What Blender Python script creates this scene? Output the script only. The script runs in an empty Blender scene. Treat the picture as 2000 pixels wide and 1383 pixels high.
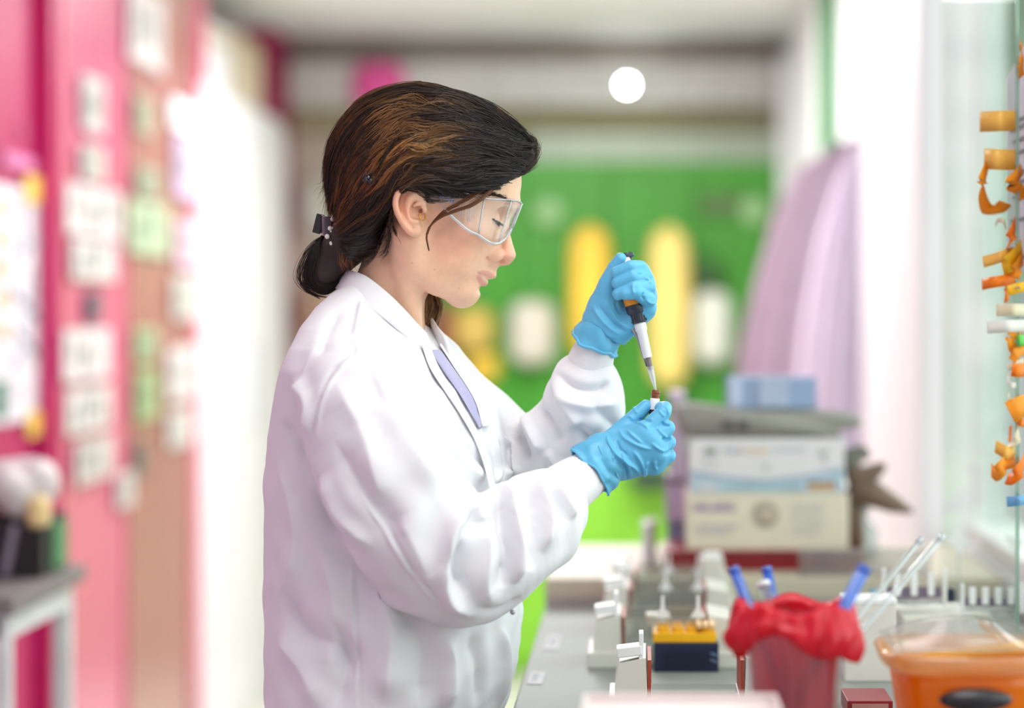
import bpy, bmesh, math, random
import numpy as np
from mathutils import Vector, Matrix

rng = np.random.default_rng(7)
random.seed(7)
SC = bpy.context.scene
COL = SC.collection

# ------------------------------------------------------------------ camera
F = 85.0 / 36.0 * 2000.0          # focal length in pixels of the 2000 px wide frame
VX, VY = 1250.0, 600.0            # where the bench lines meet, in pixels
CZ = 1.37                         # camera height (m)
YP = 2.70                         # distance of the person (m)
S = F / YP                        # pixels per metre at the person
cam_d = bpy.data.cameras.new('camera')
cam = bpy.data.objects.new('camera', cam_d)
COL.objects.link(cam)
cam.location = (0, 0, CZ)
cam.rotation_euler = (math.pi / 2, 0, 0)
cam_d.lens = 85
cam_d.sensor_width = 36
cam_d.shift_x = -(VX - 1000) / 2000
cam_d.shift_y = -(691.5 - VY) / 2000
cam_d.clip_start = 0.05
cam_d.clip_end = 100
cam_d.dof.use_dof = True
cam_d.dof.focus_distance = 2.66
cam_d.dof.aperture_fstop = 1.8
SC.camera = cam

# ------------------------------------------------------------------ world, lights, exposure
world = bpy.data.worlds.new('world')
SC.world = world
world.use_nodes = True
wn = world.node_tree.nodes
wn['Background'].inputs['Color'].default_value = (0.93, 0.97, 1.0, 1)
wn['Background'].inputs['Strength'].default_value = 1.0

def area_light(name, loc, rot, sx, sy, watts, color=(1, 1, 1)):
    d = bpy.data.lights.new(name, 'AREA')
    d.shape = 'RECTANGLE'
    d.size, d.size_y = sx, sy
    d.energy = watts
    d.color = color
    o = bpy.data.objects.new(name, d)
    COL.objects.link(o)
    o.location = loc
    o.rotation_euler = rot
    return o

# daylight coming in through the long window behind the bench (right-hand side)
area_light('window_daylight', (1.55, 2.6, 1.95), (0, math.radians(90), 0), 2.3, 5.0, 85, (0.95, 0.98, 1.0))
# ceiling panels (their housings are built with the ceiling)
CEIL = 2.42
area_light('ceiling_panel_light', (0.15, 2.0, CEIL - 0.035), (0, 0, 0), 0.6, 1.2, 9, (1.0, 0.985, 0.97))
area_light('ceiling_panel_light', (-0.4, 5.2, CEIL - 0.035), (0, 0, 0), 0.6, 1.2, 24, (0.98, 0.99, 1.0))
area_light('ceiling_panel_light', (-0.3, 7.15, CEIL - 0.035), (0, 0, 0), 0.6, 1.2, 62, (0.98, 0.99, 1.0))

SC.view_settings.view_transform = 'Standard'
SC.view_settings.look = 'None'
SC.view_settings.gamma = 1.0
SC.view_settings.use_curve_mapping = False
SC.view_settings.exposure = -0.05

SC.cycles.max_bounces = 7
SC.cycles.diffuse_bounces = 3
SC.cycles.glossy_bounces = 3
SC.cycles.transmission_bounces = 5
SC.cycles.transparent_max_bounces = 10
SC.cycles.caustics_reflective = False
SC.cycles.caustics_refractive = False

# ------------------------------------------------------------------ coordinates
def at(px, py, y):
    """the point seen at a pixel of the photograph, y metres from the camera"""
    return Vector(((px - VX) / F * y, y, CZ - (py - VY) / F * y))

def onto(px, py, z):
    """the point on the horizontal plane z seen at a pixel"""
    y = F * (CZ - z) / (py - VY)
    return at(px, py, y)

# The person is laid out in units of 1/S metre: a to the right, b down, w away from the camera.
def P(u, v, w=0.0):
    k = 1.0 + w / F
    return np.array([VX + (u - VX) * k, VY + (v - VY) * k, w], float)

def to_world(v):
    v = np.asarray(v, float)
    return np.stack([(v[..., 0] - VX) / S, YP + v[..., 2] / S, CZ - (v[..., 1] - VY) / S], -1)

# ------------------------------------------------------------------ materials
def lin(c):
    return tuple(((x / 255) / 12.92 if x / 255 <= 0.04045 else ((x / 255 + 0.055) / 1.055) ** 2.4) for x in c)

MATS = {}
def mat(name, rgb, rough=0.5, var=0.06, scale=20.0, bump=0.0, bscale=200.0, metal=0.0, spec=0.5,
        sss=0.0, sss_col=None, emit=None, emit_s=0.0, trans=0.0, coat=0.0, sheen=0.0, attr=None, alpha=None):
    if name in MATS:
        return MATS[name]
    m = bpy.data.materials.new(name)
    m.use_nodes = True
    nt = m.node_tree
    n, l = nt.nodes, nt.links
    b = n['Principled BSDF']
    c = lin(rgb)
    tc = n.new('ShaderNodeTexCoord')
    no = n.new('ShaderNodeTexNoise')
    no.inputs['Scale'].default_value = scale
    no.inputs['Detail'].default_value = 3
    l.new(tc.outputs['Object'], no.inputs['Vector'])
    mx = n.new('ShaderNodeMix')
    mx.data_type = 'RGBA'
    mx.blend_type = 'MULTIPLY'
    mx.inputs[0].default_value = 1.0
    rp = n.new('ShaderNodeValToRGB')
    rp.color_ramp.elements[0].color = (1 - var * 2, 1 - var * 2, 1 - var * 2, 1)
    rp.color_ramp.elements[1].color = (1 + var, 1 + var, 1 + var, 1)
    rp.color_ramp.elements[0].position = 0.3
    rp.color_ramp.elements[1].position = 0.7
    l.new(no.outputs['Fac'], rp.inputs['Fac'])
    if attr:
        at_n = n.new('ShaderNodeAttribute')
        at_n.attribute_name = attr
        l.new(at_n.outputs['Color'], mx.inputs[6])
    else:
        mx.inputs[6].default_value = (*c, 1)
    l.new(rp.outputs['Color'], mx.inputs[7])
    l.new(mx.outputs[2], b.inputs['Base Color'])
    b.inputs['Roughness'].default_value = rough
    b.inputs['Metallic'].default_value = metal
    b.inputs['Specular IOR Level'].default_value = spec
    b.inputs['Transmission Weight'].default_value = trans
    b.inputs['Coat Weight'].default_value = coat
    b.inputs['Sheen Weight'].default_value = sheen
    if sss:
        b.inputs['Subsurface Weight'].default_value = sss
        b.inputs['Subsurface Radius'].default_value = sss_col or (1, 0.35, 0.2)
        b.inputs['Subsurface Scale'].default_value = 0.006
    if emit:
        b.inputs['Emission Color'].default_value = (*lin(emit), 1)
        b.inputs['Emission Strength'].default_value = emit_s
    if bump:
        n2 = n.new('ShaderNodeTexNoise')
        n2.inputs['Scale'].default_value = bscale
        n2.inputs['Detail'].default_value = 4
        l.new(tc.outputs['Object'], n2.inputs['Vector'])
        bp = n.new('ShaderNodeBump')
        bp.inputs['Strength'].default_value = bump
        bp.inputs['Distance'].default_value = 0.002
        l.new(n2.outputs['Fac'], bp.inputs['Height'])
        l.new(bp.outputs['Normal'], b.inputs['Normal'])
    MATS[name] = m
    return m

def clear_mat(name, tint=(255, 255, 255), gloss=0.08, edge=0.55, rough=0.04, body=0.0, body_rgb=(255, 255, 255)):
    """thin clear plastic or glass sheet: see-through, glossy towards grazing angles"""
    if name in MATS:
        return MATS[name]
    m = bpy.data.materials.new(name)
    m.use_nodes = True
    nt = m.node_tree
    n, l = nt.nodes, nt.links
    n.remove(n['Principled BSDF'])
    out = n['Material Output']
    tr = n.new('ShaderNodeBsdfTransparent')
    tr.inputs['Color'].default_value = (*lin(tint), 1)
    gl = n.new('ShaderNodeBsdfGlossy')
    gl.inputs['Roughness'].default_value = rough
    df = n.new('ShaderNodeBsdfTranslucent')
    df.inputs['Color'].default_value = (*lin(body_rgb), 1)
    d2 = n.new('ShaderNodeBsdfDiffuse')
    d2.inputs['Color'].default_value = (*lin(body_rgb), 1)
    md = n.new('ShaderNodeMixShader')
    l.new(df.outputs[0], md.inputs[1])
    l.new(d2.outputs[0], md.inputs[2])
    lw = n.new('ShaderNodeLayerWeight')
    lw.inputs['Blend'].default_value = 0.5
    pw = n.new('ShaderNodeMath'); pw.operation = 'POWER'; pw.inputs[1].default_value = 3.0
    l.new(lw.outputs['Facing'], pw.inputs[0])
    mr = n.new('ShaderNodeMapRange')
    mr.inputs['To Min'].default_value = gloss
    mr.inputs['To Max'].default_value = edge
    l.new(pw.outputs[0], mr.inputs['Value'])
    m0 = n.new('ShaderNodeMixShader')
    m0.inputs['Fac'].default_value = body
    l.new(tr.outputs[0], m0.inputs[1])
    l.new(md.outputs[0], m0.inputs[2])
    m1 = n.new('ShaderNodeMixShader')
    l.new(mr.outputs['Result'], m1.inputs['Fac'])
    l.new(m0.outputs[0], m1.inputs[1])
    l.new(gl.outputs[0], m1.inputs[2])
    l.new(m1.outputs[0], out.inputs['Surface'])
    MATS[name] = m
    return m

# ------------------------------------------------------------------ object helpers
def tag(o, label=None, cat=None, group=None, kind=None):
    if label: o['label'] = label
    if cat: o['category'] = cat
    if group: o['group'] = group
    if kind: o['kind'] = kind
    return o

def empty(name, loc=(0, 0, 0), rz=0.0):
    o = bpy.data.objects.new(name, None)
    o.empty_display_size = 0.02
    COL.objects.link(o)
    o.location = loc
    o.rotation_euler = (0, 0, rz)
    return o

def mesh_np(name, verts, faces, m, parent=None, smooth=True, colors=None):
    """verts (n,3) world or parent-local metres, faces (k,3|4) array or list of lists"""
    me = bpy.data.meshes.new(name)
    verts = np.asarray(verts, np.float32)
    if isinstance(faces, np.ndarray):
        k, c = faces.shape
        me.vertices.add(len(verts)); me.vertices.foreach_set('co', verts.ravel())
        me.loops.add(k * c); me.loops.foreach_set('vertex_index', faces.astype(np.int32).ravel())
        me.polygons.add(k)
        me.polygons.foreach_set('loop_start', np.arange(0, k * c, c, dtype=np.int32))
        me.update(calc_edges=True)
    else:
        me.from_pydata(verts.tolist(), [], faces)
    if smooth:
        me.polygons.foreach_set('use_smooth', np.ones(len(me.polygons), bool))
    if colors is not None:
        ca = me.color_attributes.new('Col', 'FLOAT_COLOR', 'POINT')
        cc = np.ones((len(verts), 4), np.float32); cc[:, :3] = colors
        ca.data.foreach_set('color', cc.ravel())
    me.materials.append(m)
    o = bpy.data.objects.new(name, me)
    COL.objects.link(o)
    o.parent = parent
    return o

class MB:
    """collects primitive shapes into one mesh"""
    def __init__(s):
        s.bm = bmesh.new()
    def box(s, c, d, rz=0, bev=0.0, taper=1.0, rot=None, shift=(0, 0)):
        r = bmesh.ops.create_cube(s.bm, size=1.0)
        vs = r['verts']
        for v in vs:
            t = taper if v.co.z > 0 else 1.0
            sx, sy = shift if v.co.z > 0 else (0, 0)
            v.co = Vector((v.co.x * d[0] * t + sx, v.co.y * d[1] * t + sy, v.co.z * d[2]))
        if bev:
            es = list({e for v in vs for e in v.link_edges})
            rb = bmesh.ops.bevel(s.bm, geom=es, offset=bev, segments=2, affect='EDGES', profile=0.6)
            vs = list({v for f in rb['faces'] for v in f.verts} | {v for v in vs if v.is_valid})
        M = Matrix.Translation(c) @ (rot.to_4x4() if rot is not None else Matrix.Rotation(rz, 4, 'Z'))
        bmesh.ops.transform(s.bm, matrix=M, verts=vs)
        return s
    def tube(s, pts, r, n=10, cap=True):
        pts = [Vector(p) for p in pts]
        rr = r if isinstance(r, (list, tuple)) else [r] * len(pts)
        rings = []
        up = None
        for i, p in enumerate(pts):
            t = (pts[min(i + 1, len(pts) - 1)] - pts[max(i - 1, 0)]).normalized()
            if up is None:
                up = t.orthogonal().normalized()
            else:
                up = (up - t * up.dot(t)).normalized()
            sd = t.cross(up)
            rings.append([s.bm.verts.new(p + (up * math.cos(a) + sd * math.sin(a)) * rr[i]) for a in [2 * math.pi * k / n for k in range(n)]])
        for i in range(len(rings) - 1):
            for k in range(n):
                s.bm.faces.new((rings[i][k], rings[i][(k + 1) % n], rings[i + 1][(k + 1) % n], rings[i + 1][k]))
        if cap:
            s.bm.faces.new(rings[0][::-1]); s.bm.faces.new(rings[-1])
        return s
    def lathe(s, prof, c=(0, 0, 0), n=32, rot=None):
        """prof: list of (radius, z)"""
        M = Matrix.Translation(c) @ (rot.to_4x4() if rot is not None else Matrix())
        rings = []
        for r, z in prof:
            if r < 1e-6:
                rings.append([s.bm.verts.new(M @ Vector((0, 0, z)))])
            else:
                rings.append([s.bm.verts.new(M @ Vector((r * math.cos(2 * math.pi * k / n), r * math.sin(2 * math.pi * k / n), z))) for k in range(n)])
        for A, B in zip(rings, rings[1:]):
            for k in range(n):
                a0, a1 = A[k % len(A)], A[(k + 1) % len(A)]
                b0, b1 = B[k % len(B)], B[(k + 1) % len(B)]
                vs = []
                for v in (a0, a1, b1, b0):
                    if v not in vs: vs.append(v)
                if len(vs) > 2:
                    s.bm.faces.new(vs)
        return s
    def sphere(s, c, r, n=12, sc=(1, 1, 1)):
        M = Matrix.Translation(c) @ Matrix.Diagonal((r * sc[0], r * sc[1], r * sc[2], 1))
        bmesh.ops.create_uvsphere(s.bm, u_segments=n, v_segments=max(6, n // 2), radius=1, matrix=M)
        return s
    def prism(s, pts, d):
        """pts: 3D polygon, extruded by the vector d"""
        d = Vector(d)
        A = [s.bm.verts.new(Vector(p)) for p in pts]
        B = [s.bm.verts.new(Vector(p) + d) for p in pts]
        s.bm.faces.new(A[::-1]); s.bm.faces.new(B)
        for i in range(len(A)):
            j = (i + 1) % len(A)
            s.bm.faces.new((A[i], A[j], B[j], B[i]))
        return s
    def grid(s, rows, close_u=False):
        V = [[s.bm.verts.new(Vector(p)) for p in r] for r in rows]
        for i in range(len(V) - 1):
            m_ = len(V[i])
            for k in range(m_ if close_u else m_ - 1):
                s.bm.faces.new((V[i][k], V[i][(k + 1) % m_], V[i + 1][(k + 1) % m_], V[i + 1][k]))
        return s
    def build(s, name, m, parent=None, smooth=False, solid=0.0, sub=0):
        bmesh.ops.recalc_face_normals(s.bm, faces=s.bm.faces[:])
        me = bpy.data.meshes.new(name)
        s.bm.to_mesh(me); s.bm.free()
        me.materials.append(m)
        if smooth:
            me.polygons.foreach_set('use_smooth', np.ones(len(me.polygons), bool))
            if smooth == 'auto':
                me.set_sharp_from_angle(angle=math.radians(40))
        o = bpy.data.objects.new(name, me)
        COL.objects.link(o)
        o.parent = parent
        if solid:
            md = o.modifiers.new('thickness', 'SOLIDIFY'); md.thickness = solid; md.offset = 0
        if sub:
            md = o.modifiers.new('smooth', 'SUBSURF'); md.levels = sub; md.render_levels = sub
        return o

def text_mesh(name, body, size, loc, rot, m, parent=None, depth=0.0002, align='CENTER'):
    cu = bpy.data.curves.new('text', 'FONT')
    cu.body = body; cu.size = size; cu.extrude = depth
    cu.align_x = align; cu.align_y = 'CENTER'
    cu.resolution_u = 3
    t = bpy.data.objects.new('text', cu)
    COL.objects.link(t)
    bpy.context.view_layer.update()
    me = bpy.data.meshes.new_from_object(t)
    bpy.data.objects.remove(t); bpy.data.curves.remove(cu)
    me.materials.clear(); me.materials.append(m)
    o = bpy.data.objects.new(name, me)
    COL.objects.link(o)
    o.location = loc; o.rotation_euler = rot
    o.parent = parent
    return o

# ------------------------------------------------------------------ distance-field modelling
def catmull(pts, n=6):
    pts = [np.asarray(p, float) for p in pts]
    if len(pts) < 3:
        return np.array([pts[0] + (pts[-1] - pts[0]) * t for t in np.linspace(0, 1, n + 1)])
    q = [2 * pts[0] - pts[1]] + pts + [2 * pts[-1] - pts[-2]]
    out = []
    for i in range(1, len(q) - 2):
        p0, p1, p2, p3 = q[i - 1], q[i], q[i + 1], q[i + 2]
        for t in np.linspace(0, 1, n, endpoint=False):
            out.append(0.5 * (2 * p1 + (p2 - p0) * t + (2 * p0 - 5 * p1 + 4 * p2 - p3) * t * t + (3 * p1 - p0 - 3 * p2 + p3) * t ** 3))
    out.append(pts[-1])
    return np.array(out)

def smin(a, b, k):
    if k <= 0: return np.minimum(a, b)
    h = np.maximum(k - np.abs(a - b), 0) / k
    return np.minimum(a, b) - h * h * k * 0.25

def smax(a, b, k):
    return -smin(-a, -b, k)

class Field:
    def __init__(s, lo, hi, h):
        s.lo = np.array(lo, float); s.h = h
        s.n = [int((hi[i] - lo[i]) / h) + 2 for i in range(3)]
        s.ax = [(s.lo[i] + h * np.arange(s.n[i])).astype(np.float32) for i in range(3)]
        s.D = np.full(s.n, 60.0, np.float32)
    def _sl(s, lo, hi):
        sl = []
        for i in range(3):
            i0 = max(0, int((lo[i] - s.lo[i]) / s.h)); i1 = min(s.n[i], int((hi[i] - s.lo[i]) / s.h) + 2)
            if i1 <= i0: return None
            sl.append(slice(i0, i1))
        return tuple(sl)
    def _xyz(s, sl):
        return s.ax[0][sl[0]][:, None, None], s.ax[1][sl[1]][None, :, None], s.ax[2][sl[2]][None, None, :]
    def put(s, d, sl, k, op):
        if op == 'add': s.D[sl] = smin(s.D[sl], d, k)
        elif op == 'sub': s.D[sl] = smax(s.D[sl], -d, k)
        elif op == 'and': s.D[sl] = smax(s.D[sl], d, k)
    def ell(s, c, r, rot=None, k=10, op='add'):
        """ellipsoid; rot is the turn in the a-b plane (degrees) or a 3x3 matrix"""
        R = max(r) + k + 12
        sl = s._sl([c[i] - R for i in range(3)], [c[i] + R for i in range(3)])
        if sl is None: return s
        A, B, C = s._xyz(sl)
        x, y, z = A - c[0], B - c[1], C - c[2]
        if rot is not None:
            if not isinstance(rot, np.ndarray):
                t = math.radians(rot); co, si = math.cos(t), math.sin(t)
                rot = np.array([[co, si, 0], [-si, co, 0], [0, 0, 1]])
            x, y, z = [rot[i, 0] * x + rot[i, 1] * y + rot[i, 2] * z for i in range(3)]
        q0 = np.sqrt((x / r[0]) ** 2 + (y / r[1]) ** 2 + (z / r[2]) ** 2)
        q1 = np.sqrt((x / r[0] ** 2) ** 2 + (y / r[1] ** 2) ** 2 + (z / r[2] ** 2) ** 2) + 1e-6
        s.put(q0 * (q0 - 1) / q1, sl, k, op)
        return s
    def chain(s, pts, rad, k=10, op='add', sw=1.0, spline=0):
        """tapered tube through the points; sw > 1 flattens it along w"""
        pts = np.array(pts, float); rad = np.atleast_1d(np.array(rad, float))
        if len(rad) == 1: rad = np.repeat(rad, len(pts))
        if spline:
            m_ = np.column_stack([pts, rad]); m_ = catmull(list(m_), spline); pts, rad = m_[:, :3], m_[:, 3]
        R = rad.max() + k + 12
        sl = s._sl(pts.min(0) - R, pts.max(0) + R)
        if sl is None: return s
        A, B, C = s._xyz(sl)
        best = None
        for i in range(len(pts) - 1):
            p, q = pts[i], pts[i + 1]
            d = (q - p) * np.array([1, 1, sw]); dd = max(float(d @ d), 1e-9)
            x, y, z = A - p[0], B - p[1], (C - p[2]) * sw
            t = np.clip((x * d[0] + y * d[1] + z * d[2]) / dd, 0, 1)
            e = np.sqrt((x - t * d[0]) ** 2 + (y - t * d[1]) ** 2 + (z - t * d[2]) ** 2) - (rad[i] + (rad[i + 1] - rad[i]) * t)
            best = e if best is None else np.minimum(best, e)
        s.put(best, sl, k, op)
        return s
    def plane(s, p, nrm, k=4):
        """keep the side the normal points away from"""
        nrm = np.array(nrm, float); nrm /= np.linalg.norm(nrm)
        A, B, C = s.ax[0][:, None, None], s.ax[1][None, :, None], s.ax[2][None, None, :]
        s.D = smax(s.D, ((A - p[0]) * nrm[0] + (B - p[1]) * nrm[1] + (C - p[2]) * nrm[2]).astype(np.float32), k)
        return s
    def poly2d(s, poly):
        """signed distance to an a-b outline"""
        A, B = s.ax[0][:, None], s.ax[1][None, :]
        pts = np.array(poly, float)
        best = np.full((s.n[0], s.n[1]), 1e9, np.float32); ins = np.zeros((s.n[0], s.n[1]), bool)
        for i in range(len(pts)):
            p, q = pts[i], pts[(i + 1) % len(pts)]
            d = q - p
            t = np.clip(((A - p[0]) * d[0] + (B - p[1]) * d[1]) / max(d @ d, 1e-9), 0, 1)
            best = np.minimum(best, (A - p[0] - t * d[0]) ** 2 + (B - p[1] - t * d[1]) ** 2)
            c = ((p[1] > B) != (q[1] > B)) & (A < (q[0] - p[0]) * (B - p[1]) / (q[1] - p[1] + 1e-12) + p[0])
            ins ^= c
        return np.where(ins, -np.sqrt(best), np.sqrt(best))
    def sample(s, p):
        g = (np.asarray(p) - s.lo) / s.h
        g = np.clip(g, 0, np.array(s.n) - 1.001)
        i = g.astype(int); f = g - i
        out = 0
        for dx in (0, 1):
            for dy in (0, 1):
                for dz in (0, 1):
                    w = (f[:, 0] if dx else 1 - f[:, 0]) * (f[:, 1] if dy else 1 - f[:, 1]) * (f[:, 2] if dz else 1 - f[:, 2])
                    out = out + w * s.D[i[:, 0] + dx, i[:, 1] + dy, i[:, 2] + dz]
        return out
    def grad(s, p):
        e = s.h
        return np.stack([s.sample(p + np.eye(3)[i] * e) - s.sample(p - np.eye(3)[i] * e) for i in range(3)], -1) / (2 * e)
    def mesh(s, smooth=2):
        D = s.D
        ins = D < 0
        cnt = np.zeros([x - 1 for x in s.n], np.int8)
        for dx in (0, 1):
            for dy in (0, 1):
                for dz in (0, 1):
                    cnt += ins[dx:dx + cnt.shape[0], dy:dy + cnt.shape[1], dz:dz + cnt.shape[2]]
        cells = np.argwhere((cnt > 0) & (cnt < 8))
        vid = np.full(cnt.shape, -1, np.int32)
        vid[tuple(cells.T)] = np.arange(len(cells))
        acc = np.zeros((len(cells), 3)); num = np.zeros(len(cells))
        corners = [(x, y, z) for x in (0, 1) for y in (0, 1) for z in (0, 1)]
        vals = {c: D[cells[:, 0] + c[0], cells[:, 1] + c[1], cells[:, 2] + c[2]] for c in corners}
        for c in corners:
            for ax in range(3):
                if c[ax]: continue
                e = list(c); e[ax] = 1; e = tuple(e)
                a, b = vals[c], vals[e]
                m_ = (a < 0) != (b < 0)
                t = np.where(m_, a / np.where(m_, a - b, 1), 0)
                pos = np.repeat(np.array(c, float)[None], len(cells), 0); pos[:, ax] += t
                acc[m_] += pos[m_]; num[m_] += 1
        V = s.lo + (cells + acc / num[:, None]) * s.h
        Q = []
        for ax in range(3):
            u, v = (ax + 1) % 3, (ax + 2) % 3
            a = [slice(None)] * 3; b = [slice(None)] * 3
            a[ax] = slice(0, -1); b[ax] = slice(1, None)
            x = ins[tuple(a)] != ins[tuple(b)]
            e = np.argwhere(x)
            e = e[(e[:, u] > 0) & (e[:, v] > 0) & (e[:, u] < s.n[u] - 1) & (e[:, v] < s.n[v] - 1)]
            flip = ins[tuple(e.T)]
            def cell(du, dv):
                q = e.copy(); q[:, u] -= du; q[:, v] -= dv
                return vid[tuple(q.T)]
            q = np.stack([cell(1, 1), cell(0, 1), cell(0, 0), cell(1, 0)], -1)
            q[~flip] = q[~flip][:, ::-1]
            Q.append(q)
        Q = np.concatenate(Q)
        Q = Q[(Q >= 0).all(1)]
        V = relax(V, Q, smooth)
        for _ in range(2):                       # back onto the true surface
            d = s.sample(V); g = s.grad(V)
            V = V - g * (np.clip(d, -s.h, s.h) / np.maximum((g * g).sum(1), 0.05))[:, None]
        return relax(V, Q, 1, 0.3), Q

def relax(V, Q, it=1, lam=0.5):
    E = np.concatenate([Q[:, [0, 1]], Q[:, [1, 2]], Q[:, [2, 3]], Q[:, [3, 0]]])
    n = len(V)
    deg = np.bincount(E.ravel(), minlength=n) + 1e-9
    for i in range(it):
        a = np.stack([np.bincount(E[:, 0], V[E[:, 1], j], n) + np.bincount(E[:, 1], V[E[:, 0], j], n) for j in range(3)], -1) / deg[:, None]
        V = V + lam * (a - V)
        if i % 2: pass
    return V

def vnormals(V, Q):
    fn = np.cross(V[Q[:, 2]] - V[Q[:, 0]], V[Q[:, 3]] - V[Q[:, 1]])
    N = np.zeros_like(V)
    for c in range(4):
        for j in range(3):
            N[:, j] += np.bincount(Q[:, c], fn[:, j], len(V))
    return N / (np.linalg.norm(N, axis=1, keepdims=True) + 1e-9)

class Lift:
    """finds where a pixel meets the side of a mesh that the camera sees"""
    def __init__(s, V, N, cell=7.0):
        k = 1 + V[:, 2] / F
        u = VX + (V[:, 0] - VX) / k; v = VY + (V[:, 1] - VY) / k
        f = N[:, 2] < 0.15
        s.cell = cell
        s.u0, s.v0 = u.min() - 20, v.min() - 20
        s.nu, s.nv = int((u.max() - s.u0) / cell) + 4, int((v.max() - s.v0) / cell) + 4
        s.Z = np.full(s.nu * s.nv, 1e6)
        idx = ((u[f] - s.u0) / cell).astype(int) * s.nv + ((v[f] - s.v0) / cell).astype(int)
        np.minimum.at(s.Z, idx, V[f, 2])
        s.Z = s.Z.reshape(s.nu, s.nv)
    def __call__(s, u, v):
        i, j = int((u - s.u0) / s.cell), int((v - s.v0) / s.cell)
        for r in range(0, 9):
            z = s.Z[max(0, i - r):i + r + 1, max(0, j - r):j + r + 1]
            if z.size and z.min() < 1e5:
                zz = z[z < 1e5]
                return P(u, v, float(np.median(zz[zz < zz.min() + 45])))
        return P(u, v, 0)

def march(field, pts, w0=-430.0, w1=430.0, st=3.0):
    """first surface of a field met along the camera ray of each pixel"""
    pts = np.asarray(pts, float)
    w = np.full(len(pts), w0); hit = np.zeros(len(pts), bool)
    ray = lambda w: np.stack([VX + (pts[:, 0] - VX) * (1 + w / F), VY + (pts[:, 1] - VY) * (1 + w / F), w], -1)
    w0 = max(w0, field.ax[2][0]); w1 = min(w1, field.ax[2][-1])
    w[:] = w0
    while (~hit).any() and w[~hit].min() < w1:
        d = field.sample(ray(w))
        hit |= d < 0.4
        w = np.where(hit, w, w + np.clip(d * 0.6, 1.0, 20.0))
    for _ in range(3):
        w = w + np.where(hit, np.clip(field.sample(ray(w)), -2, 2), 0)
    ok = np.nonzero(hit)[0]
    if len(ok) and not hit.all():
        w = np.interp(np.arange(len(w)), ok, w[ok])
    return ray(w)

def folds(V, Q, lines, field=None, gain=1.0):
    """push ridges (amp > 0) and creases (amp < 0) along lines that lie on the surface"""
    N = vnormals(V, Q)
    disp = np.zeros(len(V))
    for pts, amp, wid in lines:
        c = catmull([np.array(p, float) for p in pts], 14)
        q = march(field, c)
        q[:, 2] = np.convolve(np.pad(q[:, 2], 4, mode='edge'), np.ones(9) / 9, 'valid')
        t = np.linspace(0, 1, len(q))
        fade = np.minimum(1, np.minimum(t, 1 - t) * 5 + 0.12)
        m_ = np.nonzero(((V > q.min(0) - wid * 2.6) & (V < q.max(0) + wid * 2.6)).all(1) & (N[:, 2] < 0.45))[0]
        if not len(m_): continue
        best = np.full(len(m_), 1e9); fb = np.zeros(len(m_))
        Vm = V[m_]
        for p, p1, fd, f1 in zip(q[:-1], q[1:], fade[:-1], fade[1:]):
            e = p1 - p
            tt = np.clip((Vm - p) @ e / max(e @ e, 1e-9), 0, 1)
            d = ((Vm - p - tt[:, None] * e) ** 2).sum(1)
            c_ = d < best
            best[c_] = d[c_]; fb[c_] = (fd + (f1 - fd) * tt)[c_]
        disp[m_] += gain * amp * fb * (0.62 * np.exp(-best / wid ** 2) + 0.38 * np.exp(-1.9 * np.sqrt(best) / wid))
    return V + N * disp[:, None]

def strand_tubes(name, paths, rad, m, parent, colors, sides=3):
    """paths (n, k, 3) in person units, rad (n, k), colors (n, k, 3): many hairs in one mesh"""
    n, k, _ = paths.shape
    T = np.gradient(paths, axis=1)
    T /= np.linalg.norm(T, axis=2, keepdims=True) + 1e-9
    ref = np.zeros_like(T); ref[..., 2] = 1.0
    ref[np.abs(T[..., 2]) > 0.9] = (1, 0, 0)
    U = np.cross(T, ref); U /= np.linalg.norm(U, axis=2, keepdims=True) + 1e-9
    W = np.cross(T, U)
    ang = 2 * np.pi * np.arange(sides) / sides
    V = paths[:, :, None, :] + rad[:, :, None, None] * (np.cos(ang)[None, None, :, None] * U[:, :, None, :] + np.sin(ang)[None, None, :, None] * W[:, :, None, :])
    idx = np.arange(n * k * sides).reshape(n, k, sides)
    nx = np.roll(idx, -1, 2)
    Qd = np.stack([idx[:, :-1], nx[:, :-1], nx[:, 1:], idx[:, 1:]], -1).reshape(-1, 4)
    cc = np.repeat(colors[:, :, None, :], sides, 2).reshape(-1, 3)
    return mesh_np(name, to_world(V.reshape(-1, 3)), Qd, m, parent, True, cc)
# ================================================================== THE ROOM
XL, XR, YB = -1.38, 0.56, 9.6
def wall_y(px, X):                  # how far along a side wall a pixel column lies
    return F * X / (px - VX)
def zat(py, y):
    return CZ - (py - VY) / F * y
M_floor = mat('floor_vinyl', (226, 222, 214), 0.35, var=0.05, scale=6)
M_ceil = mat('ceiling_paint', (246, 246, 245), 0.8, var=0.02, scale=3)
M_mag = mat('magenta_paint', (172, 18, 86), 0.5, var=0.03, scale=3)
M_beige = mat('beige_paint', (206, 196, 178), 0.7, var=0.03, scale=3)
M_white = mat('white_paint', (238, 240, 240), 0.5, var=0.015, scale=4)
M_green = mat('green_laminate', (62, 150, 30), 0.45, var=0.04, scale=3)
M_lime = mat('lime_laminate', (140, 212, 56), 0.45, var=0.04, scale=3)
M_glass = clear_mat('window_glass', (244, 250, 246), 0.05, 0.2, 0.02)

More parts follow.
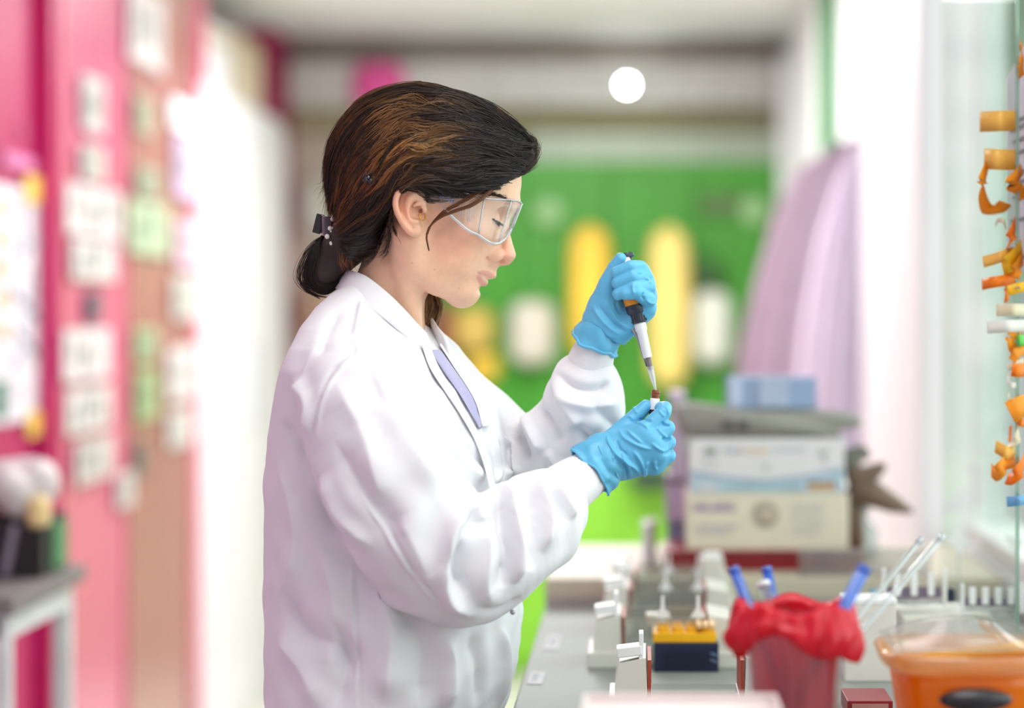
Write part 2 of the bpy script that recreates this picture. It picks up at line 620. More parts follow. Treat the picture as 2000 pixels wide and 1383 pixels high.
def struct(o):
    o['kind'] = 'structure'
    return o
struct(MB().box((-0.7, 5.0, -0.05), (2.7, 13.0, 0.1)).build('floor', M_floor))
struct(MB().box((-0.7, 4.05, CEIL + 0.05), (2.7, 11.3, 0.1)).build('ceiling', M_ceil))
struct(MB().box((-0.7, -1.55, CEIL / 2), (2.7, 0.1, CEIL)).build('wall_front', M_white))
WY0, WY1 = wall_y(396, XL + 0.05), wall_y(556, XL + 0.05)      # recess that takes the white cabinet
struct(MB().box((XL - 0.05, (4.5 + WY0) / 2, CEIL / 2), (0.1, WY0 - 4.5, CEIL)).build('wall_left', M_mag))
struct(MB().box((XL - 0.05, 1.5, CEIL / 2), (0.1, 6.0, CEIL)).build('wall_left_near', mat('pale_lilac_paint', (226, 186, 210), 0.7)))
struct(MB().box((XL - 0.62, (WY0 + WY1) / 2, CEIL / 2), (0.1, WY1 - WY0 + 0.2, CEIL)).build('wall_left_recess', M_mag))
struct(MB().box((XL - 0.05, (WY1 + YB + 0.1) / 2, CEIL / 2), (0.1, YB + 0.1 - WY1, CEIL)).build('wall_left_end', M_mag))
struct(MB().box((-0.7, YB + 0.05, CEIL / 2), (2.7, 0.1, CEIL)).build('wall_back', M_beige))
# right wall: low wall, window band, white column, plain wall behind
wr = struct(MB().box((XR + 0.06, 2.6, 0.475), (0.1, 4.0, 0.95)).box((XR + 0.06, 7.8, CEIL / 2), (0.1, 3.6, CEIL)).build('wall_right', M_white))
struct(MB().box((XR + 0.03, 5.0, CEIL / 2), (0.16, 1.15, CEIL), bev=0.01).build('trim_1', M_white))
win = struct(empty('window_1', (XR + 0.06, 2.6, 0.95)))
for y_ in (0.9, 1.9, 2.9, 4.3):
    MB().box((0, y_ - 2.6, 0.735), (0.05, 0.05, 1.47)).build('window_frame', M_white, win)
MB().box((0, -0.1, 0.02), (0.09, 3.6, 0.04)).build('window_sill', M_white, win)
MB().box((0, -0.1, 1.45), (0.06, 3.6, 0.05)).build('window_frame', M_white, win)
for a_, b_ in ((0.93, 1.87), (1.93, 2.87), (2.93, 4.27)):
    MB().box((0, (a_ + b_) / 2 - 2.6, 0.735), (0.006, b_ - a_, 1.40)).build('pane', M_glass, win)
# ceiling light housings (the lights themselves are at the top of the script)
M_lamp = mat('lamp_housing', (235, 235, 235), 0.4)
LD = mat('lamp_diffuser', (255, 250, 242), 0.6, emit=(255, 250, 242), emit_s=2.0)
for i, (x, y) in enumerate(((0.15, 2.0), (-0.4, 5.2), (-0.3, 7.15))):
    t = empty('ceiling_light', (x, y, CEIL))
    for dx, dy, sx, sy in ((0.32, 0, 0.03, 1.27), (-0.32, 0, 0.03, 1.27), (0, 0.62, 0.67, 0.03), (0, -0.62, 0.67, 0.03)):
        MB().box((dx, dy, -0.015), (sx, sy, 0.03)).build('frame', M_lamp, t)
    MB().box((0, 0, -0.008), (0.61, 1.21, 0.012)).build('diffuser', LD, t)
    tag(t, ['white ceiling light panel above the bench', 'white ceiling light panel over the middle of the aisle', 'white ceiling light panel nearest the back wall'][i], 'ceiling light')

# --- back of the room
M_taupe = mat('taupe_board', (166, 158, 142), 0.7); M_pale = mat('pale_board', (228, 228, 222), 0.6); M_olive = mat('olive_board', (170, 164, 128), 0.7); M_mint = mat('mint_glass_board', (230, 242, 220), 0.4)
yb = 9.5
for (y0, y1, m_, nm, d_) in ((84, 122, M_taupe, 'trim_2', 0.10), (122, 208, M_pale, 'trim_3', 0.16), (208, 258, M_olive, 'trim_4', 0.08), (258, 318, M_mint, 'trim_5', 0.06)):
    z0, z1 = zat(y1, yb), zat(y0, yb)
    struct(MB().box((-0.42 if nm != 'trim_5' else 0.06, YB - d_ / 2, (z0 + z1) / 2), (1.0 if nm == 'trim_5' else 1.9, d_, z1 - z0), bev=0.005).build(nm, m_))
# downlight
dl = empty('downlight', tuple(at(1225, 165, 9.3)))
MB().lathe([(0.03, 0.02), (0.035, 0), (0.028, -0.012), (0.0, -0.012)], (0, 0, 0), 20).build('bezel', M_white, dl, True)
MB().sphere((0, -0.03, -0.006), 0.015, 14).build('bulb', mat('lit_bulb', (255, 255, 255), 0.5, emit=(255, 252, 250), emit_s=100.0), dl, True)
MB().box((0, 0.07, 0.0), (0.02, 0.16, 0.02)).build('bracket', M_white, dl)
tag(dl, 'small round lit spot lamp on the pale board at the back', 'lamp')
# green wall cupboards: doors are separate parts
gw = empty('green_cupboard', (0, YB - 0.2, 0))
gx0, gx1 = (850 - VX) / F * 9.3, (1530 - VX) / F * 9.3
zb0, zb1 = 0.82, zat(318, 9.3)
MB().box(((gx0 + gx1) / 2, 0, (zb0 + zb1) / 2), (gx1 - gx0, 0.38, zb1 - zb0)).build('body', M_green, gw)
nd = 4
for k in range(nd):
    w_ = (gx1 - gx0) / nd
    d_ = MB().box((gx0 + w_ * (k + 0.5), -0.2, (zb0 + zb1) / 2), (w_ - 0.012, 0.02, zb1 - zb0 - 0.012), bev=0.003).build('door', M_green, gw)
    MB().tube([(gx0 + w_ * (k + 0.86), -0.211, 1.25), (gx0 + w_ * (k + 0.86), -0.211, 1.36)], 0.004, 8).build('handle', mat('brushed_steel', (180, 180, 184), 0.35, metal=0.9), d_)
tag(gw, 'tall bright green cupboard across the back wall', 'cupboard')
lw = empty('lime_cupboard', (0, YB - 0.3, 0))
lx0, lx1 = (980 - VX) / F * 9.1, (1330 - VX) / F * 9.1
MB().box(((lx0 + lx1) / 2, 0, 0.41), (lx1 - lx0, 0.58, 0.80)).build('body', M_lime, lw)
for k in range(3):
    w_ = (lx1 - lx0) / 3
    MB().box((lx0 + w_ * (k + 0.5), -0.30, 0.42), (w_ - 0.014, 0.02, 0.74), bev=0.003).build('door', M_lime, lw)
tag(lw, 'low lime green cupboard standing under the green one', 'cupboard')
struct(MB().box((lx1 + 0.5, YB - 0.3, 0.42), (0.9, 0.56, 0.84)).build('trim_6', M_beige))
# long yellow bags, papers, dials on the green doors
def pad(name, x0, x1, y0, y1, Y, th, m_, label, cat, group=None, pw=2.6, parts=None):
    """soft rounded upright shape filling a pixel rectangle at the distance Y"""
    c = at((x0 + x1) / 2, (y0 + y1) / 2, Y)
    hw, hh = (x1 - x0) / 2 / F * Y, (y1 - y0) / 2 / F * Y
    rows = []
    for k in np.linspace(-1, 1, 17):
        row = []
        for a in np.linspace(0, 2 * math.pi, 24, endpoint=False):
            s_ = (1 - abs(k) ** 6) ** (1 / 2)
            ca, sa = math.cos(a), math.sin(a)
            row.append((hw * s_ * math.copysign(abs(ca) ** 0.7, ca), th * s_ * math.copysign(abs(sa) ** 0.8, sa), hh * k))
        rows.append(row)
    o = MB().grid(rows, True).build(name, m_, None, True)
    o.location = c
    return tag(o, label, cat, group)
M_yel = mat('yellow_bag', (255, 206, 70), 0.5, var=0.06, scale=8)
M_ylp = mat('pale_yellow_bag', (255, 228, 130), 0.5, var=0.05, scale=8)
pad('yellow_bag', 1113, 1192, 438, 705, 9.093, 0.09, M_yel, 'long golden yellow bag hanging on the green cupboard, left one', 'bag', 'yellow bags at the back')
pad('yellow_bag', 1266, 1347, 438, 765, 9.093, 0.09, M_ylp, 'long pale yellow bag hanging on the green cupboard, right one', 'bag', 'yellow bags at the back')
M_pap = mat('warm_paper', (214, 208, 192), 0.7); M_papw = mat('cool_paper', (226, 230, 214), 0.7)
pad('paper_roll', 995, 1085, 585, 715, 9.113, 0.07, M_pap, 'pale paper roll standing in front of the green cupboard', 'paper roll')
pad('paper_roll', 1352, 1428, 565, 715, 9.113, 0.07, M_papw, 'white paper roll standing right of the yellow bags', 'paper roll')
pad('dark_pouch', 1345, 1410, 505, 562, 9.123, 0.06, mat('dark_green_cloth', (60, 98, 52), 0.8), 'dark green pouch above the right paper roll', 'pouch')
pad('ochre_bag', 885, 965, 600, 690, 9.113, 0.07, mat('ochre_cloth', (206, 176, 90), 0.8), 'ochre bag beside the green cupboard behind the chin', 'bag')
pad('yellow_bottle', 915, 975, 692, 745, 9.123, 0.06, mat('yellow_plastic', (238, 196, 66), 0.5), 'squat yellow bottle below the ochre bag', 'bottle')
pad('rust_bag', 851, 884, 585, 720, 9.113, 0.07, mat('rust_cloth', (150, 84, 66), 0.8), 'rust coloured bag behind the neck', 'bag')
for (u, v, nm) in ((1072, 415, 'left'), (1474, 412, 'right')):
    o = MB().lathe([(0, 0.02), (0.05, 0.02), (0.055, 0), (0.05, -0.02), (0, -0.02)], (0, 0, 0), 24, Matrix.Rotation(math.pi / 2, 3, 'X')).build('wall_dial', mat('pale_green_dial', (160, 204, 142), 0.4), None, True)
    o.location = at(u, v, 9.163)
    tag(o, 'round pale green dial on the green cupboard, %s one' % nm, 'dial', 'dials on the green cupboard')
MB().box(tuple(at(1408, 400, 9.168)), (0.16, 0.03, 0.07), bev=0.01).build('hook_rail', mat('olive_grey', (96, 120, 74), 0.6))
tag(SC.objects['hook_rail'], 'dull green hook rail between the dial and the coats', 'rail')
pad('hot_pink_sign', 690, 790, 120, 215, 9.41, 0.03, mat('hot_pink', (255, 100, 178), 0.6), 'hot pink round edged sign high on the back wall', 'sign')
pad('navy_bag', 1225, 1312, 912, 952, 8.9, 0.09, mat('navy_plastic', (34, 42, 66), 0.5), 'dark navy bag hung on the lime cupboard behind the lower glove', 'bag')
struct(MB().box(tuple(at(1545, 420, 9.2)), (0.10, 0.2, 1.2), bev=0.01).build('trim_7', M_white))
struct(MB().box(tuple(at(1578, 300, 8.6)), (0.07, 0.1, 2.2), bev=0.01).build('trim_8', M_white))
struct(MB().box((at(1628, 300, 7.2).x, 7.2, 1.21), (0.05, 0.5, 2.42)).build('door_1', mat('green_door', (12, 104, 32), 0.6)))
# left part of the back wall: shelves and things seen left of the hair
pad('white_carton', 585, 640, 350, 460, 9.55, 0.05, mat('pale_card', (218, 222, 208), 0.7), 'pale carton on the back wall left of the hair', 'carton')
pad('tan_bag', 590, 645, 560, 690, 9.54, 0.06, mat('tan_cloth', (200, 170, 140), 0.8), 'tan bag hanging low left of the shoulder', 'bag')

# --- left wall: poster, sign, glass partition with notes, white cabinet with boxes
def on_left(x0, x1, y0, y1, X, th, name, m_, parent=None, bev=0.0):
    """thin upright board on the left wall seen in a pixel rectangle"""
    ya, yb_ = wall_y(x0, X), wall_y(x1, X)
    ym = (ya + yb_) / 2
    z0, z1 = zat(y1, ym), zat(y0, ym)
    return MB().box((X, ym, (z0 + z1) / 2), (th, abs(yb_ - ya), z1 - z0), bev=bev).build(name, m_, parent)
M_map = mat('printed_map', (222, 216, 222), 0.7, var=0.16, scale=26)
po = empty('wall_poster', (XL + 0.01, wall_y(40, XL), 1.1))
def loc_child(o, par):
    o.parent = par
    o.location = -Vector(par.location)
    return o
loc_child(on_left(-70, 84, 360, 828, XL + 0.006, 0.004, 'sheet', M_map), po)
for (x0, x1, y0, y1) in ((50, 98, 345, 398), (55, 100, 802, 850)):
    loc_child(on_left(x0, x1, y0, y1, XL + 0.012, 0.004, 'tape', mat('yellow_tape', (244, 206, 96), 0.5)), po)
for k in range(5):
    loc_child(on_left(-6, 14, 395 + 60 * k, 420 + 60 * k, XL + 0.010, 0.004, 'orange_mark', mat('orange_print', (246, 190, 140), 0.6)), po)
loc_child(on_left(-10, 12, 745, 815, XL + 0.010, 0.004, 'green_mark', mat('dark_green_print', (40, 110, 84), 0.6)), po)
for (a0, b0, a1, b1) in ((20, 500, 80, 470), (15, 560, 75, 620), (40, 380, 48, 500), (30, 640, 80, 700), (20, 720, 60, 660), (62, 520, 55, 640)):
    A_, B_ = at(a0, b0, wall_y(a0, XL + 0.01)), at(a1, b1, wall_y(a1, XL + 0.01))
    loc_child(MB().tube([A_, B_], 0.006, 5).build('map_line', mat('grey_print', (168, 168, 176), 0.7)), po)
tag(po, 'white printed map poster taped to the magenta wall', 'poster')
sg = empty('wall_sign', (XL + 0.01, wall_y(45, XL), 1.7))
M_sg = mat('pink_sign_print', (214, 120, 170), 0.5)
ctr = at(45, 258, wall_y(45, XL + 0.008))
loc_child(MB().lathe([(0.020, 0), (0.020, 0.004), (0.014, 0.004), (0.014, 0)], tuple(ctr), 24, Matrix.Rotation(math.pi / 2, 3, 'Y')).build('ring', M_sg, None), sg)
loc_child(on_left(8, 68, 302, 330, XL + 0.008, 0.004, 'caption', M_sg), sg)
tag(sg, 'small pink pictogram sign above the map poster', 'sign')
struct(on_left(84, 106, -200, 1420, XL + 0.02, 0.04, 'trim_9', mat('bright_magenta', (190, 26, 100), 0.4)))
gp = struct(empty('door_2', (XL + 0.02, 6.5, 0)))
def pane(x0, x1, m_):
    ya, yb_ = wall_y(x0, XL + 0.03), wall_y(x1, XL + 0.03)
    MB().box((0.012, (ya + yb_) / 2 - 6.5, 1.2), (0.012, yb_ - ya - 0.01, 2.36)).build('pane', m_, gp)
pane(110, 238, mat('rose_glass', (216, 112, 142), 0.22, var=0.02, scale=2))
pane(242, 366, mat('bronze_glass', (176, 124, 114), 0.22, var=0.06, scale=2))
pane(370, 398, mat('rose_glass_2', (214, 98, 126), 0.22, var=0.02, scale=2))
for x in (109, 240, 368):
    y_ = wall_y(x, XL + 0.03)
    MB().box((0.012, y_ - 6.5, 1.2), (0.03, 0.02, 2.38)).build('door_frame', mat('dusty_rose_metal', (196, 120, 128), 0.5), gp)
notes = [[(162, 204, 150, 258), (160, 205, 285, 352), (130, 236, 366, 462), (142, 226, 470, 548), (172, 196, 570, 628), (124, 214, 642, 742), (130, 216, 756, 842), (150, 220, 856, 938)],
         [(252, 320, -20, 130), (266, 300, 190, 262), (268, 314, 328, 386), (250, 330, 396, 498), (264, 308, 640, 704), (266, 310, 722, 820), (262, 286, 862, 934), (230, 260, 922, 990)],
         [(335, 390, 200, 258), (344, 386, 268, 388), (346, 388, 430, 520), (340, 390, 538, 622), (330, 386, 678, 778), (330, 376, 800, 870)]]
ncol = {(0, 4): (92, 80, 104), (1, 6): (104, 92, 84), (1, 5): (150, 168, 120), (1, 4): (158, 172, 130), (1, 3): (170, 186, 152), (1, 1): (170, 166, 140), (1, 2): (160, 160, 136), (2, 0): (250, 250, 255), (2, 1): (206, 186, 216), (2, 2): (220, 190, 206)}
ordn = ['topmost', 'second', 'third', 'fourth', 'fifth', 'sixth', 'seventh', 'lowest']
M_ink = mat('grey_green_ink', (110, 130, 112), 0.7)
for ci, colm in enumerate(notes):
    for ri, (x0, x1, y0, y1) in enumerate(colm):
        rgb = ncol.get((ci, ri), [(206, 200, 196), (214, 206, 204), (196, 190, 184)][(ri * 2 + ci) % 3])
        X_ = XL + 0.052
        ya, yb_ = wall_y(x0, X_), wall_y(x1, X_); ym = (ya + yb_) / 2
        root = empty('paper_note', (X_, ym, zat(y1, ym)))
        hh = zat(y0, ym) - zat(y1, ym)
        MB().box((0, 0, hh / 2), (0.002, yb_ - ya, hh)).build('sheet', mat('note_%d_%d_%d' % rgb, rgb, 0.7), root)
        for k in range(3 if ri % 2 else 4):
            MB().box((0.002, (k - 1.5) * (yb_ - ya) * 0.2, hh * (0.5 + 0.1 * ((k + ri) % 3 - 1))), (0.002, (yb_ - ya) * 0.07, hh * 0.5)).build('writing', M_ink, root)
        kind_ = {(92, 80, 104): 'dark purple', (104, 92, 84): 'dark brown', (250, 250, 255): 'bright white'}.get(rgb, 'pale green' if rgb[1] > rgb[0] else ('lilac' if rgb[2] > 205 and rgb[0] < 222 else 'off white'))
        nth = ordn[ri] if ri < len(colm) - 1 else 'lowest'
        tag(root, '%s paper note on the pink glass, %s in the %s column' % (kind_, nth, ['left', 'middle', 'right'][ci]), 'note', 'notes on the pink glass')
# tall white cabinet
fx = XL + 0.05
cy0, cy1 = wall_y(400, fx), wall_y(552, fx)
cb = empty('white_cabinet', (fx - 0.28, (cy0 + cy1) / 2, 0))
ch = zat(238, cy1)
M_cab = mat('white_enamel', (246, 247, 248), 0.3, var=0.01)
MB().box((0, 0, ch / 2), (0.56, cy1 - cy0, ch), bev=0.01).build('body', M_cab, cb)
for k in (-1, 1):
    d_ = MB().box((0.285, k * (cy1 - cy0) / 4, ch / 2 + 0.02), (0.02, (cy1 - cy0) / 2 - 0.02, ch - 0.1), bev=0.004).build('door', M_cab, cb)
    MB().box((0.305, k * 0.06, 1.1), (0.02, 0.02, 0.3), bev=0.004).build('handle', mat('pale_metal', (214, 214, 216), 0.3, metal=0.4), d_)
tag(cb, 'tall white enamel cabinet against the magenta wall', 'cabinet')
for (x0, x1, yt, m_, lb) in ((402, 468, 45, M_cab, 'bright white carton on top of the tall cabinet'), (474, 528, 78, mat('cream_card', (222, 206, 178), 0.7), 'cream carton on top of the tall cabinet')):
    a_, b_ = wall_y(x0, fx), wall_y(x1, fx)
    h_ = min(zat(yt, (a_ + b_) / 2), CEIL - 0.03) - ch
    r_ = empty('carton', (fx - 0.2, (a_ + b_) / 2, ch))
    MB().box((0, 0, h_ / 2), (0.34, b_ - a_, h_), bev=0.004).build('body', m_, r_)
    MB().box((0.172, 0, h_ * 0.8), (0.004, (b_ - a_) * 0.98, 0.03)).build('tape', mat('beige_tape', (214, 196, 160), 0.5), r_)
    tag(r_, lb, 'carton')

# --- side table with white steel frame
tb = empty('side_table', (-1.19, 4.16, 0))
M_fr = mat('white_steel_frame', (232, 238, 238), 0.4)
hT = 0.90
y0_, y1_ = 3.96 - 4.16, 4.38 - 4.16
for xx in (0.145, -0.155):
    for yy in (y0_, y1_):
        MB().box((xx, yy, (hT - 0.03) / 2), (0.03, 0.03, hT - 0.03), bev=0.002).build('leg', M_fr, tb)
    MB().box((xx, 0.01, hT - 0.055), (0.03, 0.40, 0.035)).build('rail', M_fr, tb)
for yy in (y0_, y1_):
    MB().box((-0.005, yy, hT - 0.055), (0.3, 0.03, 0.035)).build('rail', M_fr, tb)
MB().box((-0.005, 0.01, hT - 0.015), (0.36, 0.52, 0.03), bev=0.003).build('table_top', mat('grey_tabletop', (130, 124, 122), 0.5), tb)
tag(tb, 'side table with white steel frame and grey top', 'table')
kc = empty('black_crate', (-1.13, 4.28, hT))
for (c_, d_) in (((0, -0.09, 0.05), (0.18, 0.008, 0.1)), ((0, 0.09, 0.05), (0.18, 0.008, 0.1)), ((0.09, 0, 0.05), (0.008, 0.18, 0.1)), ((-0.09, 0, 0.05), (0.008, 0.18, 0.1)), ((0, 0, 0.004), (0.18, 0.18, 0.008))):
    MB().box(c_, d_).build('panel', mat('black_crate_plastic', (24, 22, 24), 0.5), kc)
for k in (-0.05, 0.04):
    MB().box((k, -0.096, 0.05), (0.012, 0.004, 0.09), rot=Matrix.Rotation(0.2, 3, 'Y')).build('strap', mat('mauve_strap', (150, 138, 156), 0.6), kc)
MB().box((0.098, 0.02, 0.05), (0.006, 0.10, 0.08)).build('green_patch', mat('patch_green', (82, 140, 90), 0.6), kc)
tag(kc, 'black crate with mauve straps on the side table', 'crate')
cr = Field((-60, -40, -60), (60, 40, 60), 4)
for q_ in np.random.default_rng(3).uniform((-32, -8, -32), (32, 12, 32), (16, 3)):
    cr.ell(q_, (18, 14, 18), float(q_[0] * 3), k=8)
cv, cq = cr.mesh(2)
o = mesh_np('crumpled_bag', cv[:, [0, 2, 1]] * np.array([1, 1, -1]) / 480.0 + np.array([-1.12, 4.26, 1.055]), cq, mat('white_bag', (214, 204, 204), 0.6, var=0.08, scale=30), None, True)
tag(o, 'crumpled whitish bag lying on top of the black crate', 'bag')
o = pad('yellow_packet', 55, 97, 968, 1032, 4.2, 0.03, mat('cream_packet', (236, 208, 150), 0.6), 'cream yellow packet leaning on the crumpled bag', 'packet')

# --- lab coats hanging beyond the white column
def hung(name, prof_, Y, m_, label, seed, depth=0.05, nf=5):
    """cloth hanging from a hook: prof_ rows (py, left px, right px)"""
    r = np.random.default_rng(seed)
    ph = r.uniform(0, 6, 4)
    pr = np.array(prof_, float)
    ys = np.linspace(pr[0, 0], pr[-1, 0], 40)
    front_, back_ = [], []
    for v in ys:
        l_, r__ = np.interp(v, pr[:, 0], pr[:, 1]), np.interp(v, pr[:, 0], pr[:, 2])
        k = (v - pr[0, 0]) / (pr[-1, 0] - pr[0, 0])
        ff, bk = [], []
        for s_ in np.linspace(0, 1, 48):
            p_ = at(l_ + (r__ - l_) * s_, v, Y)
            body_ = math.sin(math.pi * s_) ** 0.5
            p_.y -= depth * body_ * (0.6 + 0.5 * k) + 0.009 * k * math.sin(nf * 2 * math.pi * s_ + ph[0] + k) + 0.005 * math.sin(nf * 3.7 * s_ * math.pi + ph[1])
            ff.append(p_)
            q_ = p_.copy(); q_.y = Y + depth * body_ * 0.8
            bk.append(q_)
        front_.append(ff); back_.append(bk)
    rows = [f_ + b_[::-1] for f_, b_ in zip(front_, back_)]
    root = empty(name, tuple(at(np.interp(ys[0], pr[:, 0], (pr[:, 1] + pr[:, 2]) / 2), ys[-1], Y)))
    o = MB().grid(rows, True).build('cloth', m_, None, True)
    loc_child(o, root)
    top_ = at((pr[0, 1] + pr[0, 2]) / 2, pr[0, 0], Y)
    loc_child(MB().tube([top_ + Vector((0, 0.0, -0.02)), top_ + Vector((0, 0, 0.03)), top_ + Vector((0.02, 0, 0.05)), top_ + Vector((0.06, 0, 0.04))], 0.005, 6).build('hanger_hook', ST_, None, True), root)
    return tag(root, label, 'lab coat', 'lab coats hanging at the back')
ST_ = mat('hook_steel', (170, 170, 174), 0.3, metal=0.8)
hung('hanging_coat', [(275, 1640, 1692), (330, 1560, 1702), (420, 1510, 1704), (560, 1470, 1704), (700, 1440, 1702), (860, 1432, 1700)], 6.1, mat('mauve_cotton', (180, 158, 174), 0.85, var=0.03), 'mauve grey lab coat hanging behind the stacked boxes', 41)
hung('hanging_coat', [(285, 1668, 1700), (360, 1630, 1706), (480, 1592, 1708), (640, 1562, 1708), (760, 1550, 1706), (880, 1545, 1704)], 5.72, mat('pale_lilac_cotton', (228, 214, 234), 0.85, var=0.02), 'pale lilac lab coat hanging next to the white column', 42)

# --- outside the window: a tree and a pale house across the yard
def outside():
    tree = empty('yard_tree', (1.9, 11.5, 0))
    MB().tube([(0, 0, -1.0), (0.05, 0, 0.6), (0.0, 0.05, 1.8)], [0.10, 0.08, 0.05], 10).build('trunk', mat('bark', (120, 106, 92), 0.9, var=0.15), tree, True)
    cf = Field((-130, -130, -130), (130, 130, 130), 9)
    for q_ in np.random.default_rng(8).normal(0, 42, (30, 3)):
        cf.ell(q_ * np.array([1, 1.1, 1]), (34, 30, 34), k=8)
    v_, f_ = cf.mesh(1)
    mesh_np('crown', v_[:, [0, 2, 1]] * np.array([1, 1, -1]) / 150.0 + np.array([0, 0, 2.2]), f_, mat('pale_foliage', (150, 196, 140), 0.8, var=0.15, scale=6), tree, True)
    tag(tree, 'pale green tree outside the window', 'tree')
    hs = empty('yard_house', (4.2, 16.0, 0))
    MB().box((0, 0, 1.6), (3.6, 3.0, 5.2)).build('wall', mat('pale_render', (214, 214, 216), 0.8), hs)
    for k in range(3):
        MB().box((-1.81, -0.9 + 0.9 * k, 1.6), (0.04, 0.5, 0.8)).build('window', mat('dull_window', (150, 160, 166), 0.3), hs)
    tag(hs, 'pale grey house outside the window', 'house')
    struct(MB().box((8.6, 8.0, -1.05), (14.0, 22.0, 0.1)).build('ground', mat('pale_gravel', (206, 204, 196), 0.9, var=0.05, scale=8)))
outside()
# ================================================================== THE BENCH
BZ, CZ2 = 0.92, 0.962
BX0, BX1 = -0.143, 0.545
M_bench = mat('grey_bench_top', (138, 144, 138), 0.55, var=0.02, scale=8, spec=0.25)
bench = empty('lab_bench', (0.2, 2.5, 0))
bl = lambda x, y, z: (x - 0.2, y - 2.5, z)
MB().box(bl((BX0 + BX1) / 2, 2.515, BZ - 0.0175), (BX1 - BX0, 2.23, 0.035), bev=0.003).build('bench_top', M_bench, bench)
MB().box(bl((BX0 + BX1) / 2 + 0.04, 2.515, 0.46), (BX1 - BX0 - 0.10, 2.2, 0.85)).build('cabinet_body', mat('bench_cabinet', (206, 208, 206), 0.5), bench)
for k in range(4):
    MB().box(bl(BX0 + 0.085, 1.7 + 0.54 * k, 0.46), (0.02, 0.52, 0.8), bev=0.003).build('door', mat('bench_cabinet', (206, 208, 206), 0.5), bench)
tag(bench, 'grey topped lab bench running away along the window', 'bench')
M_ctr = mat('beige_counter', (204, 194, 174), 0.5, var=0.03)
ct = empty('raised_counter', (0.2, 3.9, 0))
MB().box(((BX0 + BX1) / 2 - 0.2, 0, CZ2 - 0.015), (BX1 - BX0, 0.52, 0.03), bev=0.003).build('counter_top', M_ctr, ct)
MB().box(((BX0 + BX1) / 2 - 0.2, -0.253, 0.93), (BX1 - BX0, 0.012, 0.06)).build('front_lip', mat('grey_lip', (182, 172, 170), 0.5), ct)
MB().box(((BX0 + BX1) / 2 - 0.2 + 0.03, 0, 0.465), (BX1 - BX0 - 0.06, 0.48, 0.93)).build('cabinet_body', mat('bench_cabinet', (206, 208, 206), 0.5), ct)
tag(ct, 'slightly higher beige counter at the far end of the bench', 'counter')

PL = mat('cream_plastic', (224, 222, 212), 0.4, var=0.015)
PLW = mat('bright_white_plastic', (246, 247, 247), 0.35)
RUST = mat('red_gasket', (170, 66, 44), 0.5)
CLR = clear_mat('clear_acrylic', (240, 243, 240), 0.08, 0.6, 0.05, 0.08, (240, 240, 236))
CLRW = clear_mat('hazy_acrylic', (236, 238, 240), 0.12, 0.6, 0.12, 0.3, (246, 246, 246))
CLRT = clear_mat('thin_clear_plastic', (246, 246, 246), 0.05, 0.4, 0.06, 0.08, (245, 245, 245))
PLAT = mat('platinum_wire', (150, 146, 140), 0.3, metal=0.8)

# ---- gel electrophoresis tanks in a row
def tank(px, py, label, w=0.192, latch=True, posts=True, wh=0.058):
    b0 = onto(px, py, BZ)
    t = empty('gel_tank', tuple(b0))
    d = 0.13
    for side in (0, 1):
        cx = 0.024 if side == 0 else w - 0.024
        MB().box((cx, d / 2, 0.010), (0.048, d, 0.020), bev=0.002).build('foot', PL, t)
        sg_ = 1 if side == 0 else -1
        rows = [[(cx - sg_ * 0.017, y, 0.02), (cx - sg_ * 0.017, y, 0.034), (cx - sg_ * 0.012, y, 0.060), (cx + sg_ * 0.017, y, 0.066), (cx + sg_ * 0.019, y, 0.02)] for y in (0.006, d - 0.006)]
        MB().prism(rows[0], (0, d - 0.012, 0)).build('end_block', PL, t)
        MB().box((cx + sg_ * 0.021, d / 2, 0.038), (0.004, d - 0.02, 0.05)).build('gasket', RUST, t)
        if latch and side == 0:
            MB().box((cx - 0.001, 0.022, 0.0725), (0.028, 0.032, 0.011), bev=0.0015, rot=Matrix.Rotation(-0.12, 3, 'Y')).build('latch', PLW, t)
            MB().box((cx + 0.012, 0.022, 0.078), (0.005, 0.03, 0.03), bev=0.001).build('latch_tab', PLW, t)
    MB().box((w / 2, 0.003, 0.005 + wh / 2), (w - 0.09, 0.003, wh)).build('tank_wall', CLR, t)
    MB().box((w / 2, d - 0.003, 0.005 + wh / 2), (w - 0.09, 0.003, wh)).build('tank_wall', CLR, t)
    MB().box((w / 2, d / 2, 0.006), (w - 0.09, d, 0.004)).build('tank_floor', CLRW, t)
    for k in (0.2, 0.8) if posts else ():
        MB().tube([(0.045, d * k, 0.058), (w - 0.045, d * k, 0.058)], 0.0008, 6).build('electrode_wire', PLAT, t)
    for fx_ in (0.49, 0.72) if posts else ():
        c_ = MB().box((w * fx_, 0.012, 0.072), (0.0055, 0.006, 0.034), taper=0.6).build('comb_post', PLW, t)
        for s_ in (-1, 1):
            MB().prism([(w * fx_ + s_ * 0.002, 0.009, 0.074), (w * fx_ + s_ * 0.010, 0.009, 0.062), (w * fx_ + s_ * 0.002, 0.009, 0.062)], (0, 0.005, 0)).build('fin', PLW, c_)
    return tag(t, label, 'gel tank', 'gel tanks in a row on the bench')
tank(1188, 1405, 'cream gel tank nearest the camera, in front of the navy box', posts=False, wh=0.014)
tank(1147, 1306, 'cream gel tank behind the navy box with two upright comb posts')
tank(1166, 1243, 'cream gel tank third in the row from the camera')
tank(1180, 1204, 'cream gel tank farthest along the row, against the counter lip')
# small white block at the far right end of the row
sb = empty('power_block', tuple(onto(1378, 1212, BZ)))
MB().box((0.01, 0.02, 0.045), (0.032, 0.05, 0.09), bev=0.003).build('body', PL, sb)
MB().box((0.01, 0.02, 0.093), (0.026, 0.03, 0.006)).build('cap', PLW, sb)
tag(sb, 'upright cream power block between the comb posts and the blue sticks', 'power block')

